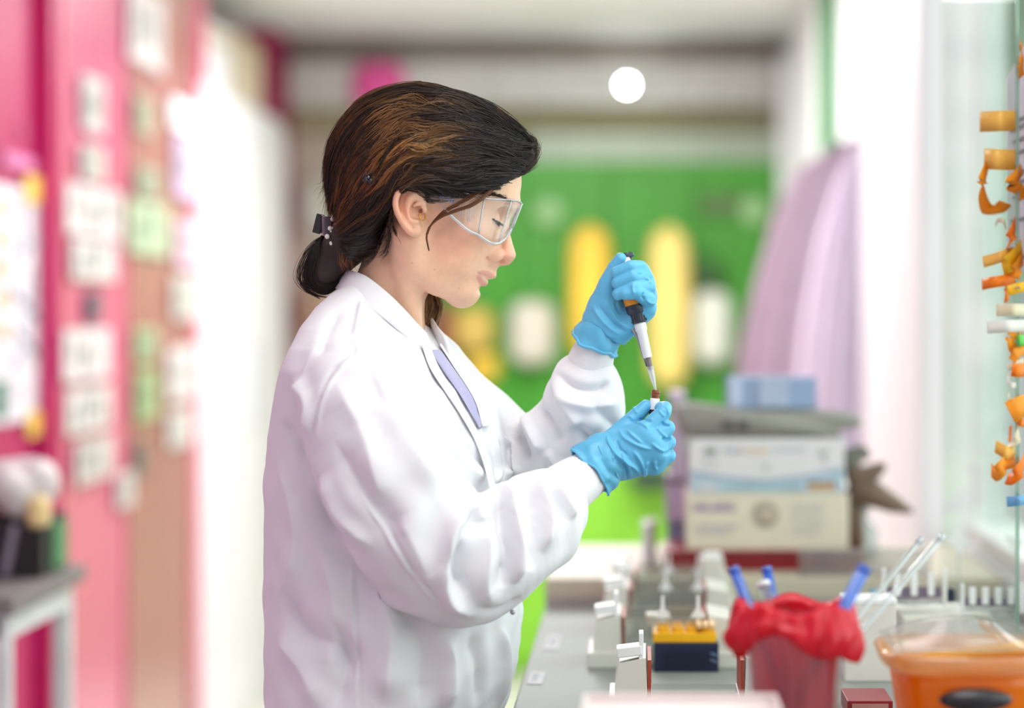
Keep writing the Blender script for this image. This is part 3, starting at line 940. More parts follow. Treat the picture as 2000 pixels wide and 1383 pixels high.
# ---- navy box with yellow tube rack
nv0 = onto(1277, 1313, BZ)
nb2 = empty('navy_box', tuple(nv0))
MB().box((0.04, 0.04, 0.018), (0.080, 0.08, 0.036), bev=0.002).build('body', mat('navy_blue_plastic', (24, 34, 66), 0.35), nb2)
MB().box((0.04, -0.001, 0.016), (0.056, 0.003, 0.016)).build('recess', mat('navy_dark', (16, 24, 50), 0.35), nb2)
for k in range(2):
    MB().box((0.074, -0.001, 0.014 + 0.008 * k), (0.010, 0.003, 0.0025), rot=Matrix.Rotation(0.4, 3, 'Y')).build('mark', mat('slate_print', (90, 110, 140), 0.5), nb2)
tag(nb2, 'navy blue cooling box standing in front of the second gel tank', 'box')
yr = empty('yellow_tube_rack', (nv0.x, nv0.y, BZ + 0.036))
YEL = mat('yellow_rack_plastic', (250, 184, 16), 0.4)
MB().box((0.038, 0.04, 0.006), (0.078, 0.076, 0.012), bev=0.0015).build('plate', YEL, yr)
for i in range(4):
    for j in range(3):
        MB().lathe([(0.0075, 0), (0.0075, 0.006), (0.0055, 0.006), (0.0055, 0.001)], (0.012 + 0.0175 * i, 0.014 + 0.024 * j, 0.012), 14).build('well_rim', YEL, yr)
tag(yr, 'yellow tube rack lying on the navy box', 'rack')
stp = empty('tube_strip', (nv0.x + 0.064, nv0.y + 0.012, BZ + 0.054))
for k in range(3):
    MB().box((0.0 - 0.008 + 0.008 * k, 0.01, 0.003), (0.0065, 0.045, 0.005), bev=0.001).build('strip', mat('peach_plastic', (252, 206, 150), 0.4), stp)
tag(stp, 'peach coloured tube strips lying on the right of the yellow rack', 'tube strip')
tl = MB().box(tuple(onto(1283, 1262, BZ) + Vector((0.0, -0.12, 0.052))), (0.030, 0.02, 0.015), bev=0.002).build('small_lid', PL)
tl.location = Vector((0, 0, 0))
tag(tl, 'small cream lid resting at the left edge of the yellow rack', 'lid')

# ---- labels on the bench edge
def bench_label(p00, p10, p11, p01, label, lines):
    c = [onto(*p, BZ) for p in (p00, p10, p11, p01)]
    o = empty('bench_label', tuple(sum(c, Vector()) / 4))
    oo = Vector(o.location)
    MB().prism([x - oo + Vector((0, 0, 0.0004)) for x in c], (0, 0, 0.0006)).build('sticker', mat('sticker_paper', (206, 206, 210), 0.7), o)
    for k in range(lines):
        f0, f1 = 0.3 + 0.18 * k, 0.36 + 0.18 * k
        q = lambda s_, t_: (c[0] * (1 - s_) + c[1] * s_) * (1 - t_) + (c[3] * (1 - s_) + c[2] * s_) * t_ - oo + Vector((0, 0, 0.0012))
        MB().prism([q(f0, 0.2), q(f1, 0.2), q(f1, 0.75), q(f0, 0.75)], (0, 0, 0.0002)).build('print_line', mat('grey_ink', (96, 100, 110), 0.6), o)
    tag(o, label, 'label', 'labels on the bench edge')
bench_label((1071, 1242), (1096, 1243), (1090, 1270), (1059, 1270), 'white printed label on the bench beside the second gel tank', 3)
bench_label((1037, 1313), (1067, 1314), (1058, 1338), (1028, 1337), 'white printed label on the bench edge nearest the coat', 2)

# ---- pinkish white tray nearest the camera
tr = empty('pink_tray', tuple(at(1330, 1600, 2.1)))
tr.location.z = BZ
M_pt = mat('pale_pink_plastic', (232, 218, 216), 0.4, var=0.02)
zt = zat(1372, 2.10) - BZ
for (c_, d_) in (((0, -0.05, zt / 2), (0.168, 0.004, zt)), ((0, 0.05, zt / 2), (0.168, 0.004, zt)), ((0.084, 0, zt / 2), (0.004, 0.1, zt)), ((-0.084, 0, zt / 2), (0.004, 0.1, zt))):
    MB().box(c_, d_, bev=0.0015).build('side', M_pt, tr)
MB().box((0, 0, 0.004), (0.164, 0.098, 0.006)).build('base', M_pt, tr)
MB().box((0, 0, zt - 0.01), (0.164, 0.098, 0.006)).build('lid', M_pt, tr)
tag(tr, 'pale pink plastic tray box at the front edge of the picture', 'tray')

# ---- beaker lined with a red bag, blue and clear pipettes inside
Yb = 2.27
bc = at(1550, 1500, Yb); bc.z = BZ
bk = empty('waste_beaker', tuple(bc))
ht = zat(1200, Yb) - BZ
MB().lathe([(0, 0.003), (0.040, 0.003), (0.043, 0.008), (0.0455, ht), (0.047, ht + 0.002), (0.045, ht + 0.002), (0.0415, 0.01), (0, 0.006)], (0, 0, 0), 40).build('beaker', clear_mat('beaker_plastic', (250, 246, 248), 0.05, 0.4, 0.05, 0.03, (240, 232, 236)), bk, True)
tag(bk, 'clear beaker lined with a red waste bag', 'beaker')
RED = clear_mat('red_bag_film', (250, 50, 80), 0.04, 0.2, 0.3, 0.72, (250, 36, 70))
REDI = clear_mat('red_bag_inside', (242, 90, 112), 0.03, 0.2, 0.3, 0.7, (240, 84, 112))
bgl = empty('waste_bag', (bc.x, bc.y, BZ + 0.012))
rr = np.random.default_rng(9)
rows = []
hb = ht - 0.012
n_ = 96
for z, r in ((0.0, 0.030), (0.03, 0.037), (0.07, 0.039), (0.11, 0.041), (hb - 0.02, 0.042), (hb, 0.043)):
    rows.append([((r - 0.002 + 0.0022 * math.sin(7 * a + z * 60) + 0.0016 * math.sin(13 * a + z * 110)) * math.cos(a), (r - 0.002 + 0.0022 * math.sin(7 * a + z * 60) + 0.0016 * math.sin(13 * a)) * math.sin(a), z) for a in np.linspace(0, 2 * math.pi, n_, endpoint=False)])
MB().grid(rows, True).build('liner', REDI, bgl, True)
rows = []
def drop(a):                                    # how far the turned-over rim hangs down
    return 0.030 + 0.012 * math.sin(2 * a + 2.4) + 0.006 * math.sin(5 * a + 1)
for k in np.linspace(0, 1, 12):
    row = []
    for a in np.linspace(0, 2 * math.pi, n_, endpoint=False):
        wav = 0.0035 * math.sin(9 * a + 3 * k) + 0.003 * math.sin(16 * a + 5 * k + 1) + 0.002 * math.sin(23 * a)
        if k < 0.35:
            t_ = k / 0.35
            r = 0.043 + 0.012 * math.sin(t_ * 1.57) + wav * t_
            z = hb + 0.010 * math.sin(t_ * 3.14) + 0.004 * math.sin(5 * a)
        else:
            t_ = (k - 0.35) / 0.65
            r = 0.055 + 0.006 * math.sin(t_ * 3.14) + wav
            z = hb - drop(a) * t_ + 0.004 * math.sin(5 * a)
        row.append((r * math.cos(a), r * math.sin(a), z))
    rows.append(row)
MB().grid(rows, True).build('folded_rim', RED, bgl, True, 0.0006)
tag(bgl, 'crumpled red plastic waste bag folded over the beaker rim', 'waste bag')
BLU = clear_mat('blue_plastic', (110, 165, 245), 0.08, 0.3, 0.15, 0.7, (84, 146, 240))
def stick(p0, p1, r0, r1, m_, name, label, cat, group=None, tipm=None):
    a_, b_ = Vector(p0), Vector(p1)
    root = empty(name, tuple(a_))
    d_ = b_ - a_
    MB().tube([Vector(), d_ * 0.18, d_ * 0.22, d_], [r1 * 0.35, r1, r0, r0], 12).build('barrel', m_, root, True)
    MB().tube([d_ * 0.97, d_ * 1.0], [r0 * 1.04, r0 * 1.04], 12).build('collar', tipm or m_, root, True)
    return tag(root, label, cat, group)
base_p = bc + Vector((0, 0, 0.03))
stick(base_p + Vector((0.012, -0.008, 0)), at(1432, 1108, 2.30), 0.0052, 0.004, BLU, 'blue_stick', 'blue plastic stick leaning left out of the red bag', 'stick', 'blue sticks in the red bag')
stick(base_p + Vector((0.010, 0.015, 0)), at(1497, 1108, 2.34), 0.0048, 0.004, BLU, 'blue_stick', 'short blue stick second from the left in the red bag', 'stick', 'blue sticks in the red bag')
stick(base_p + Vector((-0.014, -0.012, 0.02)), at(1690, 1106, 2.25), 0.0062, 0.005, BLU, 'blue_stick', 'thick blue stick leaning right out of the red bag', 'stick', 'blue sticks in the red bag')
CLP = clear_mat('clear_pipette', (236, 240, 242), 0.12, 0.5, 0.06, 0.22, (240, 244, 246))
stick(base_p + Vector((-0.016, 0.006, 0.02)), at(1842, 1046, 2.42), 0.0034, 0.003, CLP, 'clear_pipette', 'long clear pipette slanting right out of the red bag', 'pipette', 'clear pipettes in the red bag')
stick(base_p + Vector((-0.018, 0.012, 0.03)), at(1800, 1052, 2.45), 0.0034, 0.003, CLP, 'clear_pipette', 'clear pipette just above the thick blue stick', 'pipette', 'clear pipettes in the red bag')
stick(base_p + Vector((0.016, 0.0, 0.03)), at(1490, 1138, 2.33), 0.0065, 0.005, CLP, 'clear_tube', 'clear tube between the two left blue sticks', 'tube', None, PLW)

# ---- orange gel tub with black lever
Yo = 2.36
oc = at(1880, 1500, Yo); oc.z = BZ
ob = empty('orange_tub', tuple(oc))
ho = zat(1265, Yo) - BZ
def rrect(w, d, z, n=40, e=3.6):
    return [(w * math.copysign(abs(math.cos(a)) ** (2 / e), math.cos(a)), d * math.copysign(abs(math.sin(a)) ** (2 / e), math.sin(a)), z) for a in np.linspace(0, 2 * math.pi, n, endpoint=False)]
ORM = clear_mat('orange_acrylic', (255, 160, 14), 0.05, 0.25, 0.12, 0.85, (255, 160, 8))
ORR = clear_mat('pale_orange_rim', (255, 206, 140), 0.1, 0.5, 0.08, 0.5, (255, 214, 160))
MB().grid([rrect(0.052, 0.060, 0.0), rrect(0.055, 0.062, 0.006), rrect(0.068, 0.074, ho - 0.03), rrect(0.070, 0.076, ho - 0.016), rrect(0.066, 0.072, ho - 0.016), rrect(0.052, 0.058, 0.01), rrect(0.02, 0.02, 0.008)], True).build('bowl', ORM, ob, True)
MB().grid([rrect(0.070, 0.076, ho - 0.018), rrect(0.080, 0.086, ho - 0.012), rrect(0.084, 0.090, ho), rrect(0.082, 0.088, ho + 0.003), rrect(0.072, 0.078, ho - 0.004), rrect(0.066, 0.072, ho - 0.02)], True).build('rim', ORR, ob, True)
MB().grid([[(-0.075 + 0.15 * s_, -0.07 + 0.14 * t_, ho + 0.006 + 0.016 * math.sin(s_ * 3.0) * t_) for s_ in np.linspace(0, 1, 12)] for t_ in np.linspace(0, 1, 8)]).build('lid', CLRT, ob, True, 0.003)
MB().tube([(-0.06, -0.02, ho - 0.012), (-0.02, -0.03, ho - 0.006), (0.03, -0.03, ho), (0.09, -0.02, ho + 0.004)], [0.007, 0.008, 0.008, 0.007], 10).build('inner_band', mat('golden_plastic', (252, 178, 20), 0.4), ob, True)
BKP = mat('black_knob_plastic', (40, 36, 44), 0.35)
kb = MB().sphere((0.0, -0.092, ho - 0.036), 0.014, 16, (2.5, 1.0, 0.8)).build('lever', BKP, ob, True)
MB().lathe([(0.014, -0.07), (0.013, -0.02), (0.018, 0)], (0.0, -0.092, ho - 0.036), 18).build('lever_stem', BKP, kb, True)
MB().box((0, -0.077, ho - 0.06), (0.02, 0.03, 0.02)).build('lever_mount', BKP, ob)
tag(ob, 'orange plastic tub with pale rim and black lever in the corner', 'tub')

# ---- white box and clear racks behind the tub
wb = empty('white_carton', tuple(onto(1700, 1332, BZ)))
MB().box((0, 0.03, 0.048), (0.062, 0.06, 0.096), bev=0.002).build('body', mat('warm_white_card', (230, 224, 218), 0.6), wb)
MB().box((0, 0.03, 0.0965), (0.064, 0.062, 0.006), bev=0.001).build('lid', PLW, wb)
tag(wb, 'plain white carton between the red bag and the orange tub', 'carton')
rb = empty('red_binder', tuple(onto(1692, 1388, BZ)))
MB().box((0, 0.0, 0.009), (0.05, 0.09, 0.018), bev=0.001).build('cover', mat('dark_red_cover', (130, 18, 30), 0.5), rb)
MB().box((0, -0.0452, 0.010), (0.04, 0.002, 0.010)).build('pages', mat('page_edge', (176, 120, 110), 0.7), rb)
tag(rb, 'dark red notebook lying on the bench behind the red bag', 'notebook')
crb = MB().box((at(1838, 1200, 3.12).x, 3.12, BZ + 0.03), (0.115, 0.16, 0.06), bev=0.003).build('cream_block', PL)
tag(crb, 'low cream box carrying the clear combs', 'box')
def comb(px0, px1, py0, py1, Y, n, label):
    a_, b_ = at(px0, py1, Y), at(px1, py0, Y)
    root = empty('gel_comb', (a_.x, Y, a_.z))
    w_, h_ = b_.x - a_.x, b_.z - a_.z
    MB().grid([[(w_ * s_, y_, 0.004 - 0.012 * math.sin(s_ * math.pi) * 0 + 0.003 * math.cos(s_ * 6.28)) for s_ in np.linspace(0, 1, 14)] for y_ in (-0.03, 0.03)]).build('tray', CLR, root, True, 0.002)
    for s_ in (0, 1):
        MB().box((w_ * s_, -0.028, h_ * 0.5), (0.0045, 0.008, h_), bev=0.001).build('post', PLW, root)
    MB().tube([(0, -0.028, h_ * 0.12), (w_, -0.028, h_ * 0.12)], 0.002, 8).build('bar', CLRW, root, True)
    for k in range(n):
        MB().box((w_ * (k + 0.8) / (n + 0.6), -0.026, h_ * 0.58), (0.0085, 0.003, h_ * 0.6), bev=0.0012).build('tooth', PLW, root)
    MB().box((w_ / 2, -0.02, h_ * 0.36), (w_ * 0.9, 0.002, h_ * 0.3)).build('back_plate', mat('mauve_plate', (128, 116, 136), 0.5), root)
    tag(root, label, 'gel comb', 'clear gel combs')
comb(1722, 1840, 1106, 1180, 3.10, 3, 'clear gel comb with three white teeth, left of the pair')
comb(1874, 1988, 1136, 1192, 3.06, 4, 'clear gel comb with four white teeth at the right edge')
o = MB().lathe([(0, 0), (0.007, 0), (0.007, 0.016), (0.005, 0.018), (0, 0.018)], tuple(at(1856, 1176, 3.14)), 16).build('mini_tube', mat('navy_cap_plastic', (20, 34, 56), 0.4), None, 'auto')
tag(o, 'small navy tube between the two clear combs', 'tube')
o = MB().lathe([(0, 0), (0.006, 0), (0.006, 0.068), (0.0045, 0.074), (0, 0.074)], (at(1707, 1160, 3.22).x, 3.22, BZ), 16).build('cyan_tube', mat('cyan_plastic', (50, 160, 210), 0.4), None, 'auto')
o.location.z = 0.0
tag(o, 'small cyan tube behind the white carton', 'tube')

# ---- raised counter: red case, glove boxes, grey bag, blue box, clear tray, lilac boxes
Yc = 3.74
def cbox(x0, x1, y0, y1, Y, d, m_, name, parent, bev=0.002):
    a_, b_ = at(x0, y1, Y), at(x1, y0, Y)
    o = MB().box(((a_.x + b_.x) / 2, Y + d / 2, (a_.z + b_.z) / 2), (b_.x - a_.x, d, b_.z - a_.z), bev=bev).build(name, m_, None)
    return loc_child(o, parent) if parent else o
rc = empty('red_case', (at(1500, 1115, Yc).x, Yc + 0.08, CZ2))
z_case = zat(1076, Yc)
xa, xb = at(1298, 0, Yc).x, at(1688, 0, Yc).x
MRD = mat('dark_red_plastic', (140, 14, 26), 0.4)
loc_child(MB().box(((xa + xb) / 2, Yc + 0.09, (CZ2 + z_case) / 2), (xb - xa, 0.18, z_case - CZ2), bev=0.004).build('body', MRD, None), rc)
loc_child(MB().box(((xa + xb) / 2, Yc - 0.001, z_case - 0.008), (xb - xa - 0.01, 0.004, 0.003)).build('lid_seam', mat('dark_red_seam', (90, 8, 16), 0.5), None), rc)
tag(rc, 'flat dark red case under the two glove boxes', 'case')
Yg = Yc + 0.01
def top_of(o_z): return o_z
gb1 = empty('glove_box', (at(1497, 1075, Yg).x, Yg + 0.06, z_case))
z1 = z_case + (zat(965, Yg) - zat(1076, Yg))
M_cream = mat('cream_carton', (226, 218, 196), 0.6, var=0.015)
def gbody(x0, x1, za, zb_, m_, par, d=0.12):
    a_, b_ = at(x0, 0, Yg).x, at(x1, 0, Yg).x
    return loc_child(MB().box(((a_ + b_) / 2, Yg + d / 2, (za + zb_) / 2), (b_ - a_, d, zb_ - za), bev=0.002).build('carton', m_, None), par)
gbody(1340, 1658, z_case, z1, M_cream, gb1)
TX = (math.pi / 2, 0, 0)
def ftext(body, px, py, size, m_, par):
    p_ = at(px, py, Yg); p_.y = Yg - 0.0012
    o = text_mesh('lettering', body, size, tuple(p_), TX, m_)
    o.parent = par; o.location = p_ - Vector(par.location)
def fpatch(x0, x1, y0, y1, m_, par, name='print_patch', th=0.0012):
    a_, b_ = at(x0, y1, Yg), at(x1, y0, Yg)
    loc_child(MB().box(((a_.x + b_.x) / 2, Yg - th / 2, (a_.z + b_.z) / 2), (b_.x - a_.x, th, b_.z - a_.z)).build(name, m_, None), par)
PUR = mat('purple_print', (150, 120, 180), 0.6); LGR = mat('light_grey_print', (198, 196, 200), 0.6)
ftext('vwr nitril', 1393, 987, 0.017, PUR, gb1)
fpatch(1355, 1437, 993, 997, PUR, gb1)
for k in range(3):
    fpatch(1360, 1445 - 12 * k, 1024 + 7 * k, 1028 + 7 * k, LGR, gb1, 'print_line')
for k in range(6):
    fpatch(1545, 1612 - 6 * (k % 3), 985 + 11 * k, 989 + 11 * k, LGR, gb1, 'print_line')
pc = at(1495, 1005, Yg)
o = MB().lathe([(0, 0), (0.021, 0), (0.021, 0.0012), (0, 0.0012)], (pc.x, Yg, pc.z), 30, Matrix.Rotation(math.pi / 2, 3, 'X')).build('picture_disc', mat('taupe_picture', (176, 168, 150), 0.6, var=0.15, scale=60), None); loc_child(o, gb1)
MB_ = MB().sphere((pc.x + 0.003, Yg - 0.0012, pc.z - 0.002), 0.012, 14, (1.1, 0.08, 0.8)).build('picture_glove', mat('sand_print', (200, 184, 164), 0.6), None, True); loc_child(MB_, gb1)
tag(gb1, 'cream disposable glove box lying on the red case', 'glove box', 'stacked glove boxes')
gb2 = empty('glove_box', (at(1497, 960, Yg).x, Yg + 0.06, z1))
z2 = z1 + (zat(856, Yg) - zat(964, Yg))
gbody(1347, 1650, z1, z2, mat('white_carton_card', (228, 226, 228), 0.6, var=0.015), gb2)
LBU = mat('light_blue_print', (186, 208, 222), 0.6); MBU = mat('mid_blue_print', (160, 180, 200), 0.6)
rowsb = [[], []]
for s_ in np.linspace(0, 1, 20):
    x = 1349 + 299 * s_
    yv = 918 + 19 * math.sin(math.pi * min(1, s_ * 1.05)) - 3 * s_
    for row, v in zip(rowsb, (yv, 962)):
        p_ = at(x, v, Yg); p_.y = Yg - 0.0006; row.append(p_)
o = MB().grid(rowsb).build('blue_band', LBU, None); loc_child(o, gb2)
rowsb = [[], []]
for s_ in np.linspace(0, 1, 20):
    x = 1349 + 299 * s_
    yv = 918 + 19 * math.sin(math.pi * min(1, s_ * 1.05)) - 3 * s_
    for row, v in zip(rowsb, (yv, yv + 8)):
        p_ = at(x, v, Yg); p_.y = Yg - 0.0012; row.append(p_)
o = MB().grid(rowsb).build('blue_curve', MBU, None); loc_child(o, gb2)
ftext('PARA', 1433, 881, 0.0115, mat('slate_lettering', (158, 164, 186), 0.6), gb2)
ftext('GUARD', 1474, 881, 0.0115, mat('amber_lettering', (244, 200, 122), 0.6), gb2)
ftext('COMFORT', 1542, 879, 0.0115, mat('pale_blue_lettering', (196, 214, 226), 0.6), gb2)
fpatch(1376, 1399, 876, 888, mat('dull_green_print', (132, 150, 128), 0.6), gb2)
for (u, v) in ((1377, 903), (1396, 906), (1496, 912), (1610, 899)):
    fpatch(u - 5, u + 5, v - 5, v + 5, LGR, gb2)
for s_ in (-1, 1):
    p_ = at(1609, 884, Yg)
    o = MB().box((p_.x + s_ * 0.0035, Yg - 0.0006, p_.z), (0.003, 0.0012, 0.014), rot=Matrix.Rotation(s_ * 0.6, 3, 'Y')).build('logo_stroke', mat('grey_green_logo', (160, 174, 156), 0.6), None); loc_child(o, gb2)
fpatch(1577, 1632, 944, 957, mat('amber_patch', (218, 168, 104), 0.6), gb2); fpatch(1577, 1632, 941, 947, mat('brown_patch', (120, 98, 84), 0.6), gb2, 'print_patch', 0.002)
fpatch(1364, 1398, 946, 960, mat('pale_patch', (214, 214, 218), 0.6), gb2); fpatch(1412, 1570, 946, 960, mat('teal_patch', (168, 196, 206), 0.6), gb2)
tag(gb2, 'white and light blue disposable glove box on the cream one', 'glove box', 'stacked glove boxes')
# grey bag draped over the boxes
def slab(name, outline_px, Y, d, m_, label, cat, base_z=None, rnd=0.012):
    """flat soft object: pixel outline at distance Y, given a real thickness with rounded edges"""
    c_ = [at(u, v, Y) for u, v in outline_px]
    cen = sum(c_, Vector()) / len(c_)
    rows = []
    for yy, sc in ((0.0, 0.90), (d * 0.12, 0.97), (d * 0.4, 1.0), (d * 0.7, 1.0), (d * 0.92, 0.95), (d, 0.88)):
        rows.append([Vector((cen.x + (p.x - cen.x) * (1 - (1 - sc) * 0.25), Y + yy, cen.z + (p.z - cen.z) * sc)) for p in c_])
    g = MB().grid(rows, True)
    g.bm.verts.ensure_lookup_table()
    n0 = len(c_)
    g.bm.faces.new([g.bm.verts[i] for i in range(n0)][::-1]); g.bm.faces.new([g.bm.verts[i] for i in range(len(g.bm.verts) - n0, len(g.bm.verts))])
    o = g.build(name, m_, None, True)
    return tag(o, label, cat) if label else o
def smooth_px(pts, n=5):
    c = catmull([np.array(p, float) for p in pts] + [np.array(pts[0], float)], n)[:-1]
    return [tuple(x) for x in c]
zp = lambda z, Y: VY + (CZ - z) * F / Y
ytop2 = zp(z2, Yg)
gbag = slab('grey_bag', smooth_px([(1314, ytop2 - 62), (1360, ytop2 - 66), (1450, ytop2 - 56), (1600, ytop2 - 52), (1660, ytop2 - 48), (1690, ytop2 - 30), (1672, ytop2 - 20), (1640, ytop2 - 14), (1640, ytop2 - 1), (1500, ytop2 - 0.5), (1350, ytop2 - 1), (1325, ytop2 - 20)]), Yg, 0.12,
            mat('grey_nylon', (150, 148, 140), 0.7, var=0.05, scale=30, bump=0.3, bscale=60), 'folded grey nylon bag lying on the glove boxes', 'bag')
for k, (u0, u1) in enumerate(((1412, 1432), (1440, 1462))):
    a_ = at((u0 + u1) / 2, ytop2 - 24, Yg - 0.002)
    o = MB().box(tuple(a_), ((u1 - u0) / F * Yg, 0.004, 0.016), bev=0.001).build('dark_print', mat('dark_grey_print', (92, 92, 86), 0.7), gbag)
sl = slab('grey_strap', smooth_px([(1652, 880), (1690, 872), (1700, 890), (1680, 905), (1690, 930), (1672, 960), (1656, 940)]), Yg + 0.02, 0.05, mat('dark_grey_nylon', (110, 108, 98), 0.7), 'dark grey strap end hanging beside the glove boxes', 'strap')
# brown leather-like gloves to the right of the boxes
sp = empty('brown_glove', tuple(at(1665, 1060, Yg + 0.03)))
sp.location.z = CZ2
M_br = mat('brown_leather', (112, 92, 76), 0.6, var=0.08, scale=30)
def finger(pts, rad, par):
    o = MB().tube([at(u, v, Y) for u, v, Y in pts], rad, 10).build('finger', M_br, None, True); loc_child(o, par)
finger([(1660, 930, Yg + 0.03), (1690, 935, Yg + 0.03), (1722, 912, Yg + 0.02), (1730, 908, Yg + 0.02)], [0.022, 0.02, 0.009, 0.004], sp)
finger([(1660, 955, Yg + 0.03), (1700, 962, Yg + 0.03), (1745, 985, Yg + 0.02), (1782, 1000, Yg + 0.02)], [0.024, 0.022, 0.014, 0.004], sp)
finger([(1664, 960, Yg + 0.04), (1668, 1010, Yg + 0.05), (1672, 1080, Yg + 0.05)], [0.02, 0.016, 0.014], sp)
tag(sp, 'brown work glove with pointed fingers sticking out beside the boxes', 'glove')
# blue-grey box on top
zb_ = zat(800, Yg + 0.02)
bbx = empty('blue_box', (at(1508, 800, Yg + 0.03).x, Yg + 0.05, z2 + 0.038))
o = cbox(1420, 1594, 737, ytop2 - 57, Yg + 0.03, 0.07, mat('blue_grey_card', (150, 172, 204), 0.6, var=0.04, scale=20), 'carton', bbx)
o = cbox(1424, 1448, 741, ytop2 - 60, Yg + 0.026, 0.004, mat('pale_blue_card', (196, 206, 232), 0.6), 'panel', bbx)
o = cbox(1482, 1540, 741, ytop2 - 60, Yg + 0.026, 0.004, mat('light_blue_card', (184, 198, 224), 0.6), 'panel', bbx)
tag(bbx, 'small blue grey carton on top of the grey bag', 'carton')
# lilac boxes left of the stack
lil = mat('lilac_carton', (196, 176, 208), 0.6); slt = mat('slate_blue_carton', (140, 146, 186), 0.6); dkg = mat('dark_taupe', (104, 98, 90), 0.7)
Yl = Yc + 0.02
zl = CZ2
for (ya_, yb2, x0, x1, m_, lb) in ((1040, 1112, 1303, 1340, slt, 'slate blue carton at the foot of the lilac stack'), (950, 1038, 1300, 1340, lil, 'lilac carton in the middle of the side stack'), (790, 948, 1308, 1338, mat('pale_lilac_carton', (214, 200, 226), 0.6), 'tall pale lilac carton on top of the side stack')):
    r_ = empty('side_carton', tuple(at((x0 + x1) / 2, yb2, Yl + 0.22)))
    a_, b_ = at(x0, yb2, Yl + 0.22), at(x1, ya_, Yl + 0.22)
    h_ = b_.z - a_.z
    r_.location.z = zl
    MB().box((0, 0, h_ / 2), (b_.x - a_.x, 0.10, h_), bev=0.002).build('carton', m_, r_)
    MB().box((0.0, -0.0505, h_ * 0.85), ((b_.x - a_.x) * 0.9, 0.002, h_ * 0.08)).build('print_line', dkg, r_)
    zl += h_ + 0.0005
    tag(r_, lb, 'carton', 'cartons stacked beside the glove boxes')
bo = empty('grey_book', tuple(at(1262, 1100, Yl)))
bo.location.z = CZ2
MB().box((0, 0.06, 0.034), (0.012, 0.12, 0.068)).build('cover', mat('pale_book', (206, 196, 204), 0.6), bo)
MB().box((0.012, 0.06, 0.036), (0.009, 0.12, 0.072)).build('cover', mat('taupe_book', (132, 116, 104), 0.6), bo)
tag(bo, 'upright taupe and pale notebook at the left end of the counter', 'notebook')
# clear tray on the counter
cty = empty('clear_tray', (at(1685, 1120, 3.70).x, 3.68, CZ2))
wt = 250 / F * 3.7
hz = 0.04
for (c_, d_) in (((0, -0.018, hz / 2), (wt, 0.003, hz)), ((0, 0.018, hz / 2), (wt, 0.003, hz)), ((wt / 2, 0, hz / 2), (0.003, 0.036, hz)), ((-wt / 2, 0, hz / 2), (0.003, 0.036, hz)), ((0, 0, 0.002), (wt, 0.036, 0.003))):
    MB().box(c_, d_).build('side', CLRT, cty)
MB().box((0, -0.02, hz), (wt + 0.006, 0.004, 0.004), bev=0.001).build('rim', CLRW, cty)
tag(cty, 'shallow clear tray in front of the red case', 'tray')
# a clear bottle and tangle right of the stack
cbt = empty('clear_bottle', (at(1690, 1060, Yc + 0.1).x, Yc + 0.16, CZ2))
MB().lathe([(0, 0), (0.024, 0), (0.025, 0.01), (0.025, 0.05), (0.010, 0.066), (0.010, 0.078), (0, 0.078)], (0, 0, 0), 24).build('bottle', clear_mat('grey_clear', (196, 206, 200), 0.15, 0.5, 0.06, 0.25, (190, 200, 196)), cbt, True)
MB().lathe([(0, 0.078), (0.012, 0.078), (0.012, 0.092), (0, 0.094)], (0, 0, 0), 20).build('cap', mat('grey_cap', (120, 124, 118), 0.5), cbt, 'auto')
tag(cbt, 'small clear bottle with grey cap right of the glove boxes', 'bottle')
for i, (u, v) in enumerate(((1874, 1068), (1986, 1066))):
    o = MB().prism([at(u - 26, v - 18, 3.3), at(u + 20, v - 14, 3.3), at(u + 2, v + 18, 3.3)], (0, 0.004, 0)).build('white_flag', PLW)
    a_ = at(u, v - 16, 3.3)
    MB().tube([a_ + Vector((0, 0.002, 0)), Vector((a_.x, 3.302, BZ))], 0.0018, 8).build('stem', CLP, o, True)
    tag(o, 'small white triangular marker on a clear stem, %s one' % ('left' if i == 0 else 'right'), 'marker', 'white triangular markers')

# ================================================================== GLASS SCREEN WITH TAPE STRIPS
XG = 0.445
gy0, gy1 = wall_y(1987, XG), 3.55
gs = empty('glass_screen', (XG, gy0, BZ))
MB().box((0, (gy1 - gy0) / 2, 0.70), (0.004, gy1 - gy0, 1.40)).build('pane', clear_mat('screen_glass', (248, 251, 249), 0.03, 0.14, 0.02), gs)
MB().box((0, 0.0, 0.70), (0.0046, 0.0012, 1.40)).build('polished_edge', clear_mat('glass_edge', (196, 226, 208), 0.2, 0.6, 0.1, 0.35, (200, 224, 210)), gs)
for yy in (0.02, gy1 - gy0 - 0.03):
    MB().box((0, yy, 0.012), (0.02, 0.03, 0.024), bev=0.002).build('foot_clamp', mat('clamp_steel', (176, 178, 180), 0.3, metal=0.8), gs)
tag(gs, 'upright glass screen on the bench at the right edge', 'glass screen')
sh0 = empty('paper_sheet', (XG + 0.01, gy0 - 0.02, zat(530, gy0)))
pz0, pz1 = zat(530, 2.84), zat(128, 2.84)
py0_, py1_ = wall_y(2030, XG + 0.012), wall_y(1966, XG + 0.012)
loc_child(MB().prism([(XG + 0.012, py0_, pz0), (XG + 0.012, py1_, pz0), (XG + 0.012, py1_, pz1 - 0.0), (XG + 0.012, py0_, pz1 + 0.05)], (0.0008, 0, 0)).build('sheet', mat('cool_white_paper', (220, 224, 234), 0.7), None), sh0)
for k, py in enumerate((225, 240, 265, 290, 330, 350, 378, 425, 500)):
    zz = zat(py, 2.84)
    loc_child(MB().box((XG + 0.0112, (py0_ + py1_) / 2 + 0.01, zz), (0.001, (py1_ - py0_) * (0.6 if k % 2 else 0.45), 0.004)).build('text_line', mat('ink_grey', (120, 124, 136), 0.7), None), sh0)
